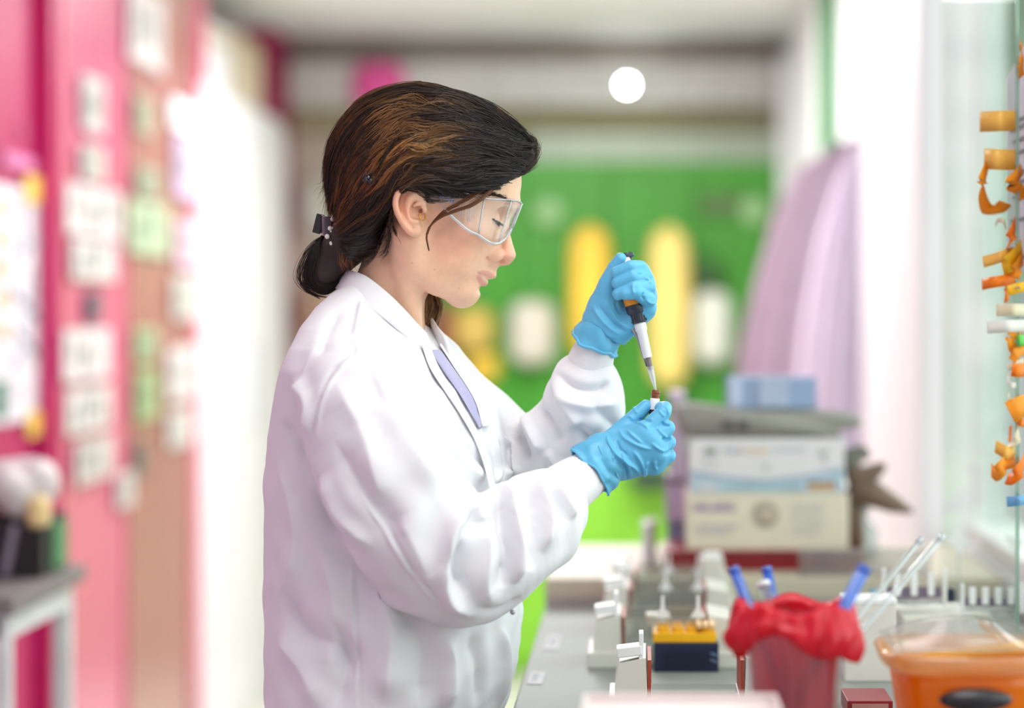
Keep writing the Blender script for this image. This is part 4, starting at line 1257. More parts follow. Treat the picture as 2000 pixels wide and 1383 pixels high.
tag(sh0, 'white printed sheet fixed behind the glass screen', 'paper')
def tmat(name, rgb):
    return clear_mat(name, rgb, 0.03, 0.12, 0.35, 0.93, rgb)
TM = {'orange': tmat('orange_tape', (255, 186, 52)), 'deep orange': tmat('deep_orange_tape', (253, 158, 30)), 'golden': tmat('golden_tape', (255, 216, 116)), 'cream': tmat('cream_tape', (248, 242, 220)),
      'white': tmat('white_tape', (250, 250, 246)), 'yellow': tmat('yellow_paper_tape', (252, 212, 40)), 'green': tmat('green_tape', (130, 232, 110)), 'blue': tmat('blue_tape', (150, 208, 242))}
def tape(pts, width, col, label, tw=0.0, lines=0):
    """paper tape strip: pts (px, py, dy) along its length; dy metres nearer (-) or farther"""
    Y0 = 2.86
    c = catmull([np.array([*at(u, v, Y0 + dy)]) for u, v, dy in pts], 7)
    n = len(c)
    hw = width / 2 / F * Y0
    rows = [[], [], []]
    for i, p_ in enumerate(c):
        t = c[min(i + 1, n - 1)] - c[max(i - 1, 0)]; t /= np.linalg.norm(t)
        ang = tw * i / (n - 1)
        up = np.array([0, 0.0, 1.0]); up = up - t * (up @ t)
        if np.linalg.norm(up) < 0.25: up = np.array([0.75, 0.6, 0.0]); up = up - t * (up @ t)
        up /= np.linalg.norm(up); sd = np.cross(t, up)
        d_ = up * math.cos(ang) + sd * math.sin(ang)
        for row, k in zip(rows, (-1, 0, 1)):
            row.append(Vector(p_ + d_ * hw * k))
    o = MB().grid(rows).build('tape_strip', TM[col], None, True, 0.0003)
    for k in range(lines):
        q_ = Vector(c[n // 2 + 2 * k]) + Vector((0, -0.0012, 0))
        MB().box(tuple(q_), (0.0035, 0.0008, 0.0012), rot=Matrix.Rotation(0.9 + k, 3, 'Y')).build('ink_mark', mat('ink_grey', (120, 124, 136), 0.7), o)
    return tag(o, label, 'tape', 'tape strips on the glass screen')
tape([(1992, 84, 0), (1997, 104, -0.01), (1994, 128, -0.02), (1996, 150, -0.01)], 16, 'orange', 'orange tape curl topmost at the right edge', 0.6)
tape([(1988, 236, 0.0), (1960, 236, -0.03), (1938, 237, -0.02), (1914, 238, 0.01)], 40, 'golden', 'golden tape flag straight out beside the printed sheet')
tape([(1988, 312, 0.0), (1962, 312, -0.03), (1940, 311, -0.03), (1922, 310, 0.0)], 40, 'golden', 'golden tape flag just below the topmost flag')
tape([(1928, 322, 0.0), (1919, 352, -0.02), (1918, 382, -0.01), (1928, 408, 0.02), (1950, 408, 0.02), (1964, 396, 0.0)], 26, 'orange', 'orange tape loop bending round to the glass like a C', 1.2)
tape([(1996, 330, 0), (1982, 348, -0.02), (1972, 360, -0.03), (1990, 370, -0.01), (1997, 390, 0)], 24, 'orange', 'small orange tape curl in front of the printed sheet', 0.8)
tape([(1944, 440, 0.02), (1950, 430, 0.0), (1960, 434, -0.01), (1964, 448, 0)], 8, 'cream', 'thin cream paper curl under the tape loop')
tape([(1984, 432, 0), (1978, 452, -0.02), (1972, 472, -0.02), (1966, 482, 0.0)], 24, 'deep orange', 'deep orange tape tab hanging down below the tape loop', 0.5)
tape([(1980, 492, 0), (1958, 500, -0.02), (1938, 507, -0.01), (1920, 512, 0)], 22, 'golden', 'pointed golden tape tip sticking out to the left')
tape([(1996, 482, 0), (1984, 500, -0.02), (1970, 515, -0.03), (1958, 524, -0.02)], 34, 'yellow', 'broad yellow tape crossing over the pointed golden tip')
tape([(1998, 505, 0), (1988, 520, -0.03), (1980, 542, -0.03)], 26, 'orange', 'short orange tape folded over the broad yellow one')
tape([(1986, 542, 0), (1960, 548, -0.03), (1935, 552, -0.03), (1918, 556, 0)], 22, 'deep orange', 'deep orange tape wing above the written yellow tape')
tape([(2004, 560, -0.03), (1990, 562, -0.04), (1968, 568, -0.04)], 20, 'yellow', 'yellow tape with handwriting', 0, 2)
tape([(1968, 540, 0.01), (1966, 565, 0.0), (1966, 590, 0.01)], 14, 'deep orange', 'narrow hanging strip left of the written yellow tape', 0.8)
tape([(2004, 606, 0.0), (1980, 605, -0.03), (1946, 606, 0.0)], 24, 'cream', 'cream tape flag, upper of the two pale ones')
tape([(2004, 636, 0.0), (1970, 637, -0.03), (1928, 640, 0.0)], 24, 'white', 'white tape flag, lower of the two pale ones')
tape([(1996, 652, 0), (1976, 654, -0.02), (1974, 670, -0.02), (1984, 688, 0)], 22, 'orange', 'orange tape curl directly under the white flag', 0.6)
tape([(2004, 664, 0), (1994, 665, -0.02), (1988, 666, -0.02)], 22, 'green', 'small bright green tape tab')
tape([(2004, 684, 0), (1988, 688, -0.02), (1976, 704, -0.02)], 20, 'orange', 'orange tape arch below the green tab', 0.5)
tape([(2000, 706, 0), (1982, 712, -0.02), (1968, 718, -0.01)], 14, 'cream', 'cream scrap between two orange arches')
tape([(2004, 722, 0), (1990, 724, -0.03), (1976, 722, -0.03)], 26, 'deep orange', 'deep orange tape block under the cream scrap')
tape([(1974, 730, 0), (1968, 742, -0.01), (1976, 752, -0.02), (1990, 752, 0)], 12, 'white', 'white paper crescent below the orange block')
tape([(1972, 770, 0), (1969, 778, -0.01), (1976, 784, -0.01), (1986, 782, 0)], 10, 'cream', 'smaller cream crescent lower down')
tape([(2006, 790, -0.02), (1992, 796, -0.04), (1972, 806, -0.04)], 44, 'orange', 'large square orange tape with a tear at its corner')
tape([(2004, 826, 0), (1996, 826, -0.02), (1990, 822, -0.02)], 16, 'deep orange', 'tiny deep orange tab at the picture edge')
tape([(1974, 832, 0), (1973, 850, 0.0), (1972, 864, 0)], 8, 'deep orange', 'thin upright deep orange sliver')
tape([(1990, 824, 0), (1988, 850, -0.02), (1980, 868, -0.02), (1966, 872, 0)], 18, 'cream', 'cream paper twist hanging in a point', 0.9)
tape([(1982, 884, 0), (1966, 884, -0.03), (1944, 872, -0.01)], 26, 'golden', 'golden tape fan above the lowest orange tapes')
tape([(1984, 900, 0), (1962, 906, -0.03), (1948, 926, -0.03), (1936, 918, 0)], 28, 'orange', 'orange tape folded into a corner at the lower left')
tape([(2002, 894, 0), (1994, 914, -0.03), (1980, 934, -0.03), (1966, 934, 0)], 26, 'deep orange', 'deep orange tape curl lowest of the orange ones', 0.4)
tape([(2006, 974, -0.01), (1990, 978, -0.03), (1966, 980, -0.01)], 20, 'blue', 'light blue tape flag with handwriting, lowest of all', 0, 2)
# ================================================================== THE PERSON
SKIN = mat('skin', (226, 172, 142), 0.45, var=0.035, scale=90, bump=0.12, bscale=900, sss=0.35, attr='Col')
HAIR_M = mat('hair_strands', (40, 26, 18), 0.42, var=0.05, scale=60, attr='Col', spec=0.45)
HAIR_B = mat('hair_underlayer', (38, 25, 20), 0.6, var=0.2, scale=80, bump=0.4, bscale=400)
COAT = mat('white_cotton', (236, 234, 240), 0.75, var=0.012, scale=14, bump=0.10, bscale=500, sheen=0.15)
KNIT = mat('white_rib_knit', (240, 238, 242), 0.85, var=0.02, scale=120, bump=0.3, bscale=1200, sheen=0.2)
GLOVE = mat('blue_nitrile', (96, 182, 224), 0.42, var=0.04, scale=40, bump=0.10, bscale=260, sss=0.08, sss_col=(0.3, 0.6, 1))
SHIRT = mat('lavender_shirt', (176, 172, 206), 0.8, var=0.03, scale=30, bump=0.2, bscale=700)

# ---------------------------------------------------------------- head and neck
H = Field((640, 170, -160), (1030, 790, 160), 2.2)
TILT = 17
H.ell((848, 338, 0), (164, 130, 118), TILT, k=1)
H.ell((872, 395, 0), (120, 100, 106), TILT, k=30)
H.ell((955, 355, 0), (57, 62, 82), TILT, k=30)                    # forehead
H.ell((890, 474, 0), (78, 84, 82), TILT, k=30)                    # middle of the face
H.ell((914, 535, 0), (38, 38, 42), 25, k=24)                      # mouth area
for s in (-1, 1):
    H.ell((912, 450, s * 72), (40, 30, 30), 25, k=28)             # cheek bone
    H.ell((868, 500, s * 62), (56, 54, 34), 20, k=34)             # cheek
    H.chain([(812, 470, s * 90), (818, 520, s * 80), (858, 556, s * 52), (900, 571, s * 14)], [24, 22, 22, 22], k=30)
    H.chain([(1001, 398, s * 10), (975, 384, s * 48), (940, 388, s * 78)], [9, 11, 10], k=22)   # brow
H.ell((903, 570, 0), (27, 25.5, 28), 20, k=20)                    # chin
H.ell((890, 560, 0), (40, 24, 44), 20, k=20)
for s in (-1, 1):                                                 # eye sockets, eyeballs under lids
    H.ell((982, 425, s * 36), (22, 17, 25), 20, k=18, op='sub')
    H.ell((958, 427, s * 33), (20, 20, 22), k=5)
# nose
H.chain([(990, 405, 0), (984, 428, 0), (984, 452, 0), (988, 476, 0), (990.5, 497, 0)], [12, 9, 10.5, 13, 17], k=12)
for s in (-1, 1):
    H.chain([(970, 440, s * 12), (960, 474, s * 18), (958, 494, s * 20)], [9, 12, 13], k=16)
    H.ell((967, 498, s * 21), (17, 16, 11), 15, k=8)
H.chain([(972, 514, 0), (990, 511, 0)], [6.5, 7], k=6)
H.ell((944, 508, 0), (26, 25, 26), 20, k=12)
H.chain([(960, 512, 0), (958, 528, 0)], [11, 9], k=8)
for s in (-1, 1):
    H.ell((979, 513.5, s * 10.5), (8.5, 5, 5.5), 8, k=3, op='sub')
    H.ell((980, 515.5, s * 21), (7.5, 4.8, 10), -12, k=3, op='sub')
    H.chain([P(951, 486, s * 33), P(948, 500, s * 35), P(954, 512, s * 34), P(966, 516.5, s * 28)], [1, 1.6, 1.8, 1], k=6, op='sub')   # crease round the wing
H.chain([(967, 521, 0), (964, 530, 0)], [4, 4], k=6)
# lips
for s in (-1, 1):
    H.chain([(932, 531, s * 32), (947, 534, s * 19), (960, 538, 0)], [4.5, 6.5, 7.5], k=7, spline=4)
    H.chain([(930, 535, s * 31), (936, 546, s * 18), (942.5, 551.5, 0)], [4.5, 7.5, 8.5], k=7, spline=4)
for s in (-1, 1):
    H.chain([P(928, 530, s * 44), P(938, 535.5, s * 30), (948, 541.5, s * 14), (953, 544.5, 0), (962, 546, 0)], [1.8, 1.6, 1.6, 1.6, 3], k=3.5, op='sub', spline=3)
H.chain([(938, 565, -16), (942, 565, 0), (938, 565, 16)], [4, 5, 4], k=10, op='sub')
# neck
H.chain([(805, 455, 0), (764, 560, 0), (724, 650, 0), (712, 760, 0)], [70, 71, 80, 110], k=26, sw=1.12)
for s in (-1, 1):
    H.chain([(782, 455, s * 82), (800, 560, s * 56), (812, 650, s * 18)], [17, 15, 14], k=34)
# ears
for s in (-1, 1):
    def E(u, v, w): return P(u, v, -w) if s < 0 else np.array([u, v, w])
    Er = [E(827, 400, 119), E(823, 377, 126), E(812, 363, 131), E(797, 360.5, 136), E(783, 369, 141), E(774, 386, 143), E(773, 404, 142), E(780, 424, 138), E(791, 441, 132), E(803, 453, 126), E(813, 455, 121)]
    H.chain([E(805, 385, 112), E(806, 430, 112)], [22, 18], k=14)
    H.ell(E(799, 405, 128), (24, 42, 7), 8, k=6)
    H.chain([E(815, 378, 128), E(801, 386, 133), E(796, 402, 133), E(798, 420, 131), E(806, 436, 127)], [5, 6, 6, 6, 5], k=5, spline=4)
    H.ell(E(813, 411, 132), (12, 19, 14), 8, k=6, op='sub')
    H.chain([E(808, 370, 139), E(794, 370, 142), E(784, 384, 144), E(783, 402, 143), E(789, 424, 138)], [3.6, 4, 4, 4, 3], k=4, op='sub', spline=3)
    H.chain(Er, [5, 5.5, 6, 6, 6, 6, 6, 6, 6.5, 8, 9], k=4, spline=4)
    H.ell(E(812, 448, 122), (11, 12, 8), 0, k=6)
    H.ell(E(827, 410, 121), (7.5, 10, 8), 0, k=5)
    H.ell(E(812, 433, 127), (7, 5, 6), 0, k=4)
    H.chain([E(829, 396, 123), E(817, 398, 129), E(809, 402, 131)], [4, 4.5, 3], k=4)
    H.ell(E(821, 412, 124), (4.5, 5, 14), 0, k=3, op='sub')
HV, HQ = H.mesh(2)
HN = vnormals(HV, HQ)
# colouring of the skin itself: lips, flush, brows, moles
def blob(V, c, r):
    return np.exp(-(((V - np.asarray(c)) / np.asarray(r)) ** 2).sum(1))
base = np.tile(np.array(lin((240, 192, 162))), (len(HV), 1))
def tint(rgb, amt):
    global base
    amt = np.clip(amt, 0, 1)[:, None]
    base = base * (1 - amt) + np.array(lin(rgb)) * amt
tint((224, 150, 126), 0.55 * blob(HV, (985, 500, 0), (26, 24, 34)))
for s in (-1, 1):
    tint((226, 150, 128), 0.5 * blob(HV, (905, 478, s * 85), (55, 40, 45)))
    tint((226, 148, 122), 0.6 * blob(HV, (798, 405, s * 132), (34, 55, 30)))
    for q in catmull([(933, 531, s * 36), (949, 534, s * 22), (961, 539, 0)], 6):
        tint((212, 140, 130), 0.3 * (blob(HV, q, (8, 6.5, 9)) > 0.35))
    for q in catmull([(932, 537, s * 35), (939, 549, s * 21), (945, 553, 0)], 6):
        tint((212, 138, 130), 0.3 * (blob(HV, q, (8, 8, 9)) > 0.35))
    for q in catmull([(1004, 399, s * 16), (985, 387, s * 46), (958, 386, s * 76), (945, 394, s * 88)], 12):
        tint((120, 84, 66), 0.1 * (blob(HV, q, (9, 6, 12)) > 0.4))
    for q in catmull([(951, 421, s * 56), (962, 428, s * 52), (972, 436, s * 40), (976, 438, s * 26)], 8):
        tint((60, 42, 38), 0.6 * (blob(HV, q, (4.5, 4.5, 6)) > 0.4))
for (u, v) in [(805, 514), (849, 526.5), (896, 563), (807, 445)]:
    q = march(H, [(u, v)])[0]
    tint((140, 90, 70), 0.5 * np.exp(-((HV - q) ** 2).sum(1) / 1.6 ** 2))
# the hidden body under the clothes, so that the figure is one continuous surface
BD = Field((440, 500, -420), (1000, 2480, 420), 14)
BD.chain([(722, 690, 0), (725, 780, 0), (745, 900, 0), (760, 1150, 0), (760, 1330, 0)], [70, 105, 125, 115, 130], k=40, sw=0.8)
for s in (-1, 1):
    BD.chain([(755, 1330, s * 85), (765, 1760, s * 95), (748, 2150, s * 100), (730, 2280, s * 100)], [105, 78, 58, 50], k=40)
BV, BQ = BD.mesh(2)
nb = len(HV)
AV = np.concatenate([HV, BV]); AQ = np.concatenate([HQ, BQ + nb])
acol = np.concatenate([base, np.tile(np.array(lin((240, 192, 162))), (len(BV), 1))])
person = mesh_np('person', to_world(AV), AQ, SKIN, None, True, acol)
tag(person, 'person in white lab coat and blue gloves, looking down while pipetting into a vial', 'person')

# ---------------------------------------------------------------- lab coat
PHI = math.radians(21)
def prof(b, tab):
    t = np.array(tab, float)
    return np.interp(b, t[:, 0], t[:, 1])
K = Field((480, 545, -430), (1250, 1900, 400), 3.7)
bb = K.ax[1].astype(float)
back = prof(bb, [(545, 700), (575, 655), (600, 630), (640, 606), (700, 582), (760, 561), (850, 542), (1000, 532), (1150, 529), (1383, 537), (1700, 545), (1900, 545)])
front = prof(bb, [(545, 760), (600, 800), (640, 842), (680, 882), (720, 915), (760, 945), (800, 965), (860, 978), (960, 985), (1130, 1005), (1200, 1012), (1290, 1006), (1350, 990), (1400, 974), (1900, 965)])
rw = prof(bb, [(545, 60), (575, 110), (600, 150), (640, 215), (680, 262), (720, 285), (800, 290), (900, 285), (1000, 278), (1150, 272), (1383, 285), (1700, 320), (1900, 325)])
hx = (front - back) / 2; ac = (front + back) / 2
rw = np.minimum(rw, hx * 1.9)
ra = np.sqrt(np.maximum(hx ** 2 - (rw * math.sin(PHI)) ** 2, 400)) / math.cos(PHI)
A, B, C = K.ax[0][:, None, None], K.ax[1][None, :, None], K.ax[2][None, None, :]
fx = (A - ac[None, :, None].astype(np.float32)) * math.cos(PHI) - C * math.sin(PHI)
lx = (A - ac[None, :, None].astype(np.float32)) * math.sin(PHI) + C * math.cos(PHI)
q = (np.abs(fx / ra[None, :, None].astype(np.float32)) ** 2.2 + np.abs(lx / rw[None, :, None].astype(np.float32)) ** 2.2) ** (1 / 2.2)
K.D = ((q - 1) * np.minimum(ra, rw)[None, :, None]).astype(np.float32)
del fx, lx, q
K.plane((0, 1880, 0), (0, 1, 0), 4)
# near sleeve
K.chain([P(668, 735, -215), P(690, 800, -255), P(745, 920, -285), P(815, 1030, -280), P(868, 1090, -262), P(905, 1112, -250)],
        [72, 98, 120, 126, 118, 106], k=7, spline=4, sw=1.1)
K.chain([P(880, 1102, -255), P(940, 1085, -228), P(1000, 1050, -190), P(1040, 1022, -160), P(1064, 1000, -142)],
        [112, 112, 103, 94, 82], k=16, spline=4, sw=1.1)
# far sleeve
K.chain([P(800, 742, 225), P(880, 800, 240), P(970, 880, 225), P(1030, 935, 190)], [75, 92, 96, 92], k=26, spline=4)
K.chain([P(1030, 935, 190), P(1090, 880, 140), P(1135, 815, 98), P(1142, 765, 80), P(1148, 735, 70)], [90, 90, 86, 76, 56], k=24, spline=4)
# carve the neck opening and the gap in the front
K.chain([(790, 480, 0), (760, 570, 0), (745, 640, 0)], [70, 74, 70], k=8, op='sub')
KV, KQ = K.mesh(8)
G = lambda *p: [(x, y) for x, y in p]
coat_folds = [
    # inner elbow and forearm of the near sleeve
    (G((915, 972), (885, 1045), (870, 1112), (882, 1169), (926, 1203)), 17, 17), (G((930, 990), (902, 1060), (888, 1115), (905, 1165)), -17, 15),
    (G((926, 978), (938, 1014), (962, 970)), 9, 10), (G((972, 948), (982, 1013), (991, 1081), (980, 1150)), -17, 15),
    (G((993, 942), (1003, 1006), (1012, 1081), (1004, 1140)), 15, 16), (G((1028, 950), (1044, 1015), (1040, 1075), (1028, 1115)), -14, 15),
    (G((1046, 935), (1068, 985), (1072, 1030), (1058, 1080)), 12, 14), (G((1066, 945), (1092, 995), (1098, 1030)), -10, 11),
    (G((1085, 945), (1108, 985), (1122, 1012)), 9, 10), (G((940, 1020), (950, 1080), (945, 1140), (960, 1180)), 11, 20),
    (G((930, 1185), (975, 1196), (1020, 1165)), -7, 12), (G((960, 940), (985, 925), (1020, 918)), 8, 10),
    # upper sleeve: long soft pulls
    (G((650, 740), (700, 830), (730, 920), (745, 990)), 8, 26), (G((715, 700), (760, 800), (815, 890), (870, 955)), 9, 30),
    (G((650, 860), (690, 930), (735, 990), (790, 1060)), -9, 24), (G((770, 740), (815, 830), (865, 905), (910, 945)), -8, 26),
    (G((625, 930), (665, 1005), (730, 1070)), 9, 18), (G((612, 950), (655, 1035), (710, 1085)), -9, 12),
    (G((780, 1010), (815, 1080), (850, 1150)), 8, 24), (G((718, 692), (724, 740), (745, 800)), -7, 12), (G((740, 690), (760, 745), (800, 810)), 7, 14),
    (G((835, 800), (870, 860), (915, 915), (945, 935)), 8, 16), (G((870, 790), (905, 860), (950, 915)), -7, 13),
    # seams: arm hole, shoulder, sleeve, side
    (G((700, 585), (690, 625), (684, 655), (691, 686), (650, 722), (622, 780), (606, 850), (603, 900)), -5, 4),
    (G((706, 585), (697, 625), (692, 655)), 5, 4), (G((700, 690), (658, 728), (632, 785), (616, 850)), 3, 5),
    (G((706, 957), (768, 1050), (824, 1131), (887, 1194)), -3.5, 3.5), (G((700, 964), (762, 1057), (818, 1138), (880, 1201)), 3, 4),
    (G((693, 1085), (698, 1237), (703, 1383)), -4, 3.5), (G((687, 1090), (692, 1240), (697, 1383)), 2.5, 4),
    # back and side of the body
    (G((575, 740), (600, 790), (596, 850)), 7, 16), (G((545, 830), (575, 850), (600, 905)), -9, 14),
    (G((548, 900), (575, 980), (585, 1060), (560, 1160)), 11, 32), (G((610, 1020), (645, 1110), (655, 1200), (640, 1300)), 10, 32),
    (G((548, 1150), (590, 1228), (665, 1268), (690, 1330)), -13, 24), (G((545, 1240), (590, 1300), (630, 1383)), 11, 28),
    (G((735, 1150), (760, 1230), (750, 1383)), 12, 28), (G((795, 1200), (830, 1270), (820, 1383)), -12, 28), (G((865, 1245), (880, 1300), (872, 1383)), 11, 24),
    (G((920, 1240), (940, 1310), (935, 1383)), -11, 22), (G((975, 1225), (988, 1290), (975, 1383)), 8, 16), (G((650, 1200), (670, 1290), (660, 1383)), -8, 18),
    (G((640, 640), (600, 720), (580, 800)), 5, 24), (G((665, 600), (640, 650), (625, 700)), -5, 16),
    # front: placket edge, chest folds, far sleeve
    (G((838, 690), (875, 735), (915, 800), (935, 850), (955, 910), (966, 960)), 6, 6), (G((848, 688), (888, 735), (925, 790), (945, 850), (962, 905), (973, 955)), -7, 5),
    (G((905, 720), (940, 790), (960, 850), (975, 905)), 5, 10),
    (G((1000, 830), (1018, 862), (1030, 900)), -13, 11), (G((1024, 812), (1042, 850), (1057, 885)), 12, 12), (G((985, 850), (1000, 890), (1008, 925)), 11, 9),
    (G((1050, 790), (1078, 835), (1094, 870)), -10, 13), (G((1085, 770), (1110, 805), (1132, 840)), 9, 15), (G((1085, 728), (1120, 755), (1165, 762), (1192, 748)), -10, 9),
    (G((1078, 745), (1110, 780), (1160, 795), (1207, 785)), 9, 12), (G((1120, 830), (1140, 850), (1160, 865)), -9, 13), (G((1150, 785), (1190, 820), (1210, 845)), -8, 14),
    (G((970, 860), (982, 910), (990, 950)), -9, 8), (G((1068, 880), (1085, 905), (1110, 905)), 8, 11),
]
Kn = vnormals(KV, KQ)
r3 = np.random.default_rng(12)
soft = np.zeros(len(KV))
for _ in range(9):
    kd = r3.normal(0, 1, 3); kd /= np.linalg.norm(kd)
    soft += 0.9 * np.sin((KV + 14 * np.sin(KV[:, [1, 2, 0]] / 47.0)) @ kd * (2 * math.pi / r3.uniform(55, 130)) + r3.uniform(0, 6))
KV = KV + Kn * (soft * np.clip((KV[:, 1] - 600) / 120, 0, 1))[:, None]
KV = folds(KV, KQ, coat_folds, K, 1.75)
KV = relax(KV, KQ, 1, 0.35)
coat = mesh_np('lab_coat', to_world(KV), KQ, COAT, person, True)

# stand-up collar (near half, far half): ring of top and bottom edge points
near_c = [((676, 527, 0), (660, 562, 0)), ((688, 529, -42), (672, 574, -60)), ((716, 539, -70), (702, 590, -92)), ((755, 570, -82), (748, 622, -104)),
          ((787, 602, -73), (786, 655, -94)), ((812, 630, -52), (816, 684, -70)), ((831, 650, -30), (842, 706, -48))]
far_c = [((676, 527, 0), (660, 562, 0)), ((688, 529, 42), (672, 574, 60)), ((722, 540, 70), (702, 590, 92)), ((768, 568, 80), (755, 622, 104)),
         ((808, 596, 70), (800, 650, 94)), ((838, 616, 45), (830, 676, 70)), ((853, 637, 8), (852, 690, 10)), ((869, 657, -12), (876, 700, -18))]
def collar(pts, name):
    T = catmull([np.append(P(*t), 0)[:3] for t, _ in pts], 6); Bm = catmull([P(*b) for _, b in pts], 6)
    rows = []
    for k in np.linspace(0, 1, 7):
        mid = T * (1 - k) + Bm * k
        bul = math.sin(math.pi * k) * 2.0 + 6.0 * k
        c = np.array([755, 620, 0]); d = mid - c; d[:, 1] = 0
        d /= np.linalg.norm(d, axis=1, keepdims=True) + 1e-9
        rows.append([Vector(x) for x in to_world(mid + d * bul)])
    return MB().grid(rows).build(name, COAT, coat, True, 0.0045, 1)
collar(near_c, 'collar')
collar(far_c, 'collar')
# lavender shirt in the front gap, and the press studs
Lc = Lift(KV, vnormals(KV, KQ))
def ribbon(l_px, r_px, name, m_, par, lift_, th=0.0012, crown=2.0):
    """band of cloth lying on the coat between two pixel lines"""
    l_, r__ = catmull([np.array(p, float) for p in l_px], 6), catmull([np.array(p, float) for p in r_px], 6)
    rows = [[] for _ in range(4)]
    zs = []
    for a_, b_ in zip(l_, r__):
        zs.append([Lc(*(a_ + (b_ - a_) * k))[2] for k in (0, 0.33, 0.66, 1)])
    zs = np.array(zs)
    for c_ in range(4):
        zs[:, c_] = np.convolve(np.pad(zs[:, c_], 3, mode='edge'), np.ones(7) / 7, 'valid')
    for i_, (a_, b_) in enumerate(zip(l_, r__)):
        for c_, k in enumerate((0, 0.33, 0.66, 1)):
            u, v = a_ + (b_ - a_) * k
            rows[c_].append(Vector(to_world(P(u, v, zs[i_, c_] - lift_ - crown * math.sin(math.pi * k)))))
    return MB().grid(rows).build(name, m_, par, True, th, 1)
ribbon([(838, 684), (866, 726), (897, 770), (917, 804), (935, 836)], [(860, 682), (890, 724), (919, 768), (934, 800), (942, 836)], 'shirt', SHIRT, person, 4.0)
ribbon([(822, 668), (838, 716), (868, 764), (896, 806), (922, 850), (944, 905), (957, 958)], [(840, 676), (858, 718), (888, 766), (912, 806), (935, 848), (957, 902), (969, 955)], 'placket', COAT, coat, 6.0, 0.002)
ribbon([(856, 670), (884, 714), (914, 760), (931, 794), (942, 834)], [(878, 668), (908, 712), (938, 758), (951, 794), (956, 834)], 'placket', COAT, coat, 6.0, 0.002)
STUD = mat('steel_stud', (170, 172, 178), 0.3, metal=0.8)
for (u, v) in [(936, 833), (1001, 1196)]:
    c_ = Vector(to_world(Lc(u, v)))
    MB().sphere(c_, 0.0028, 12, (1, 1, 1)).build('press_stud', STUD, coat, True)
# chest pocket edge on the far front
# rib-knit cuffs
def cuff(pts, rads, name, sw=1.0):
    c = catmull([np.append(P(*p), r) for p, r in zip(pts, rads)], 8)
    rows = []
    n = 72
    for i, q_ in enumerate(c):
        t = c[min(i + 1, len(c) - 1), :3] - c[max(i - 1, 0), :3]; t /= np.linalg.norm(t)
        u_ = np.cross(t, (0, 0, 1)); u_ /= np.linalg.norm(u_); v_ = np.cross(t, u_)
        row = []
        for k in range(n):
            a = 2 * math.pi * k / n
            rr = q_[3] + (0.9 if k % 2 else 0)
            row.append(Vector(to_world(q_[:3] + rr * (math.cos(a) * u_ + math.sin(a) * v_ / sw))))
        rows.append(row)
    return MB().grid(rows, True).build(name, KNIT, coat, True)
cuff([(1048, 996, -150), (1085, 968, -122), (1120, 945, -96), (1158, 920, -68), (1180, 905, -56)], [58, 52, 50, 42, 30], 'knit_cuff', 1.12)
cuff([(1143, 760, 80), (1147, 728, 70), (1158, 692, 52), (1172, 650, 38)], [58, 49, 42, 32], 'knit_cuff')

# ---------------------------------------------------------------- gloves
def glove_wrist(pts, rads, parent, sw=1.0, th=3.0, ph=0.0):
    """loose gathered wrist of the glove, ending in a rolled rim"""
    c = catmull([np.append(P(*p), r) for p, r in zip(pts, rads)], 8)
    rows, n = [], 90
    L_ = len(c)
    for i, q_ in enumerate(c):
        t = c[min(i + 1, L_ - 1), :3] - c[max(i - 1, 0), :3]; t /= np.linalg.norm(t)
        u_ = np.cross(t, (0, 0, 1)); u_ /= np.linalg.norm(u_); v_ = np.cross(t, u_)
        k_ = i / (L_ - 1)
        row = []
        for k in range(n):
            a = 2 * math.pi * k / n
            wob = k_ * (1.5 * math.sin(5 * a + ph) + 1.1 * math.sin(11 * a + 2 * k_ + ph) + 0.8 * math.sin(17 * a - 3 * k_)) + 1.8 * math.sin(k_ * 11 + 2 * math.sin(3 * a + ph))
            row.append(Vector(to_world(q_[:3] + (q_[3] + wob) * (math.cos(a) * u_ + math.sin(a) * v_ / sw) + t * k_ * (3.2 * math.sin(3 * a + ph) + 1.5 * math.sin(7 * a)))))
        rows.append(row)
    MB().grid(rows, True).build('glove_wrist', GLOVE, parent, True, 0.0008)
    MB().tube(rows[-1] + rows[-1][:1], th / S, 8, False).build('glove_rim', GLOVE, parent, True)

# near (right) hand: back of the hand to the camera, thumb and index finger pinching the vial
N1 = Field((1105, 755, -130), (1345, 1000, 70), 1.7)
N1.chain([P(1140, 930, -74), P(1168, 906, -62), P(1200, 886, -56)], [54, 47, 44], k=8, sw=1.15)
mcp = [P(1256, 845, -70), P(1276, 864, -72), P(1284, 886, -66), P(1278, 908, -52)]
for q_, r_ in zip(mcp, [21, 22, 21, 19]):
    N1.chain([P(1185, 895, -56), (P(1185, 895, -56) + q_) / 2 + np.array([0, 0, -3]), q_], [36, 27, r_], k=16)
N1.ell(P(1225, 895, -45), (48, 40, 24), -25, k=14)
fing = [
    ([mcp[0], P(1296, 806, -60), P(1299, 797, -40), P(1287, 796, -22)], [19, 15, 13.5, 11]),
    ([mcp[1], P(1303, 836, -62), P(1300, 836, -22), P(1278, 842, -6)], [19, 15.5, 14, 12]),
    ([mcp[2], P(1305, 864, -58), P(1302, 866, -18), P(1276, 868, -4)], [19, 15.5, 14, 12]),
    ([mcp[3], P(1305, 890, -50), P(1300, 890, -14), P(1276, 888, -4)], [18, 15, 13.5, 12]),
]
for pts, rr in fing:
    N1.chain(pts, rr, k=3.5)
for a_, b_ in zip(mcp, mcp[1:]):                                  # skin between knuckles
    N1.chain([a_, b_], [18, 18], k=10)
N1.chain([P(1185, 880, -45), P(1212, 842, -34), P(1240, 815, -24), P(1262, 793, -17)], [28, 19, 16, 12.5], k=12)
N1.chain([P(1205, 862, -40), P(1245, 850, -55)], [22, 20], k=12)
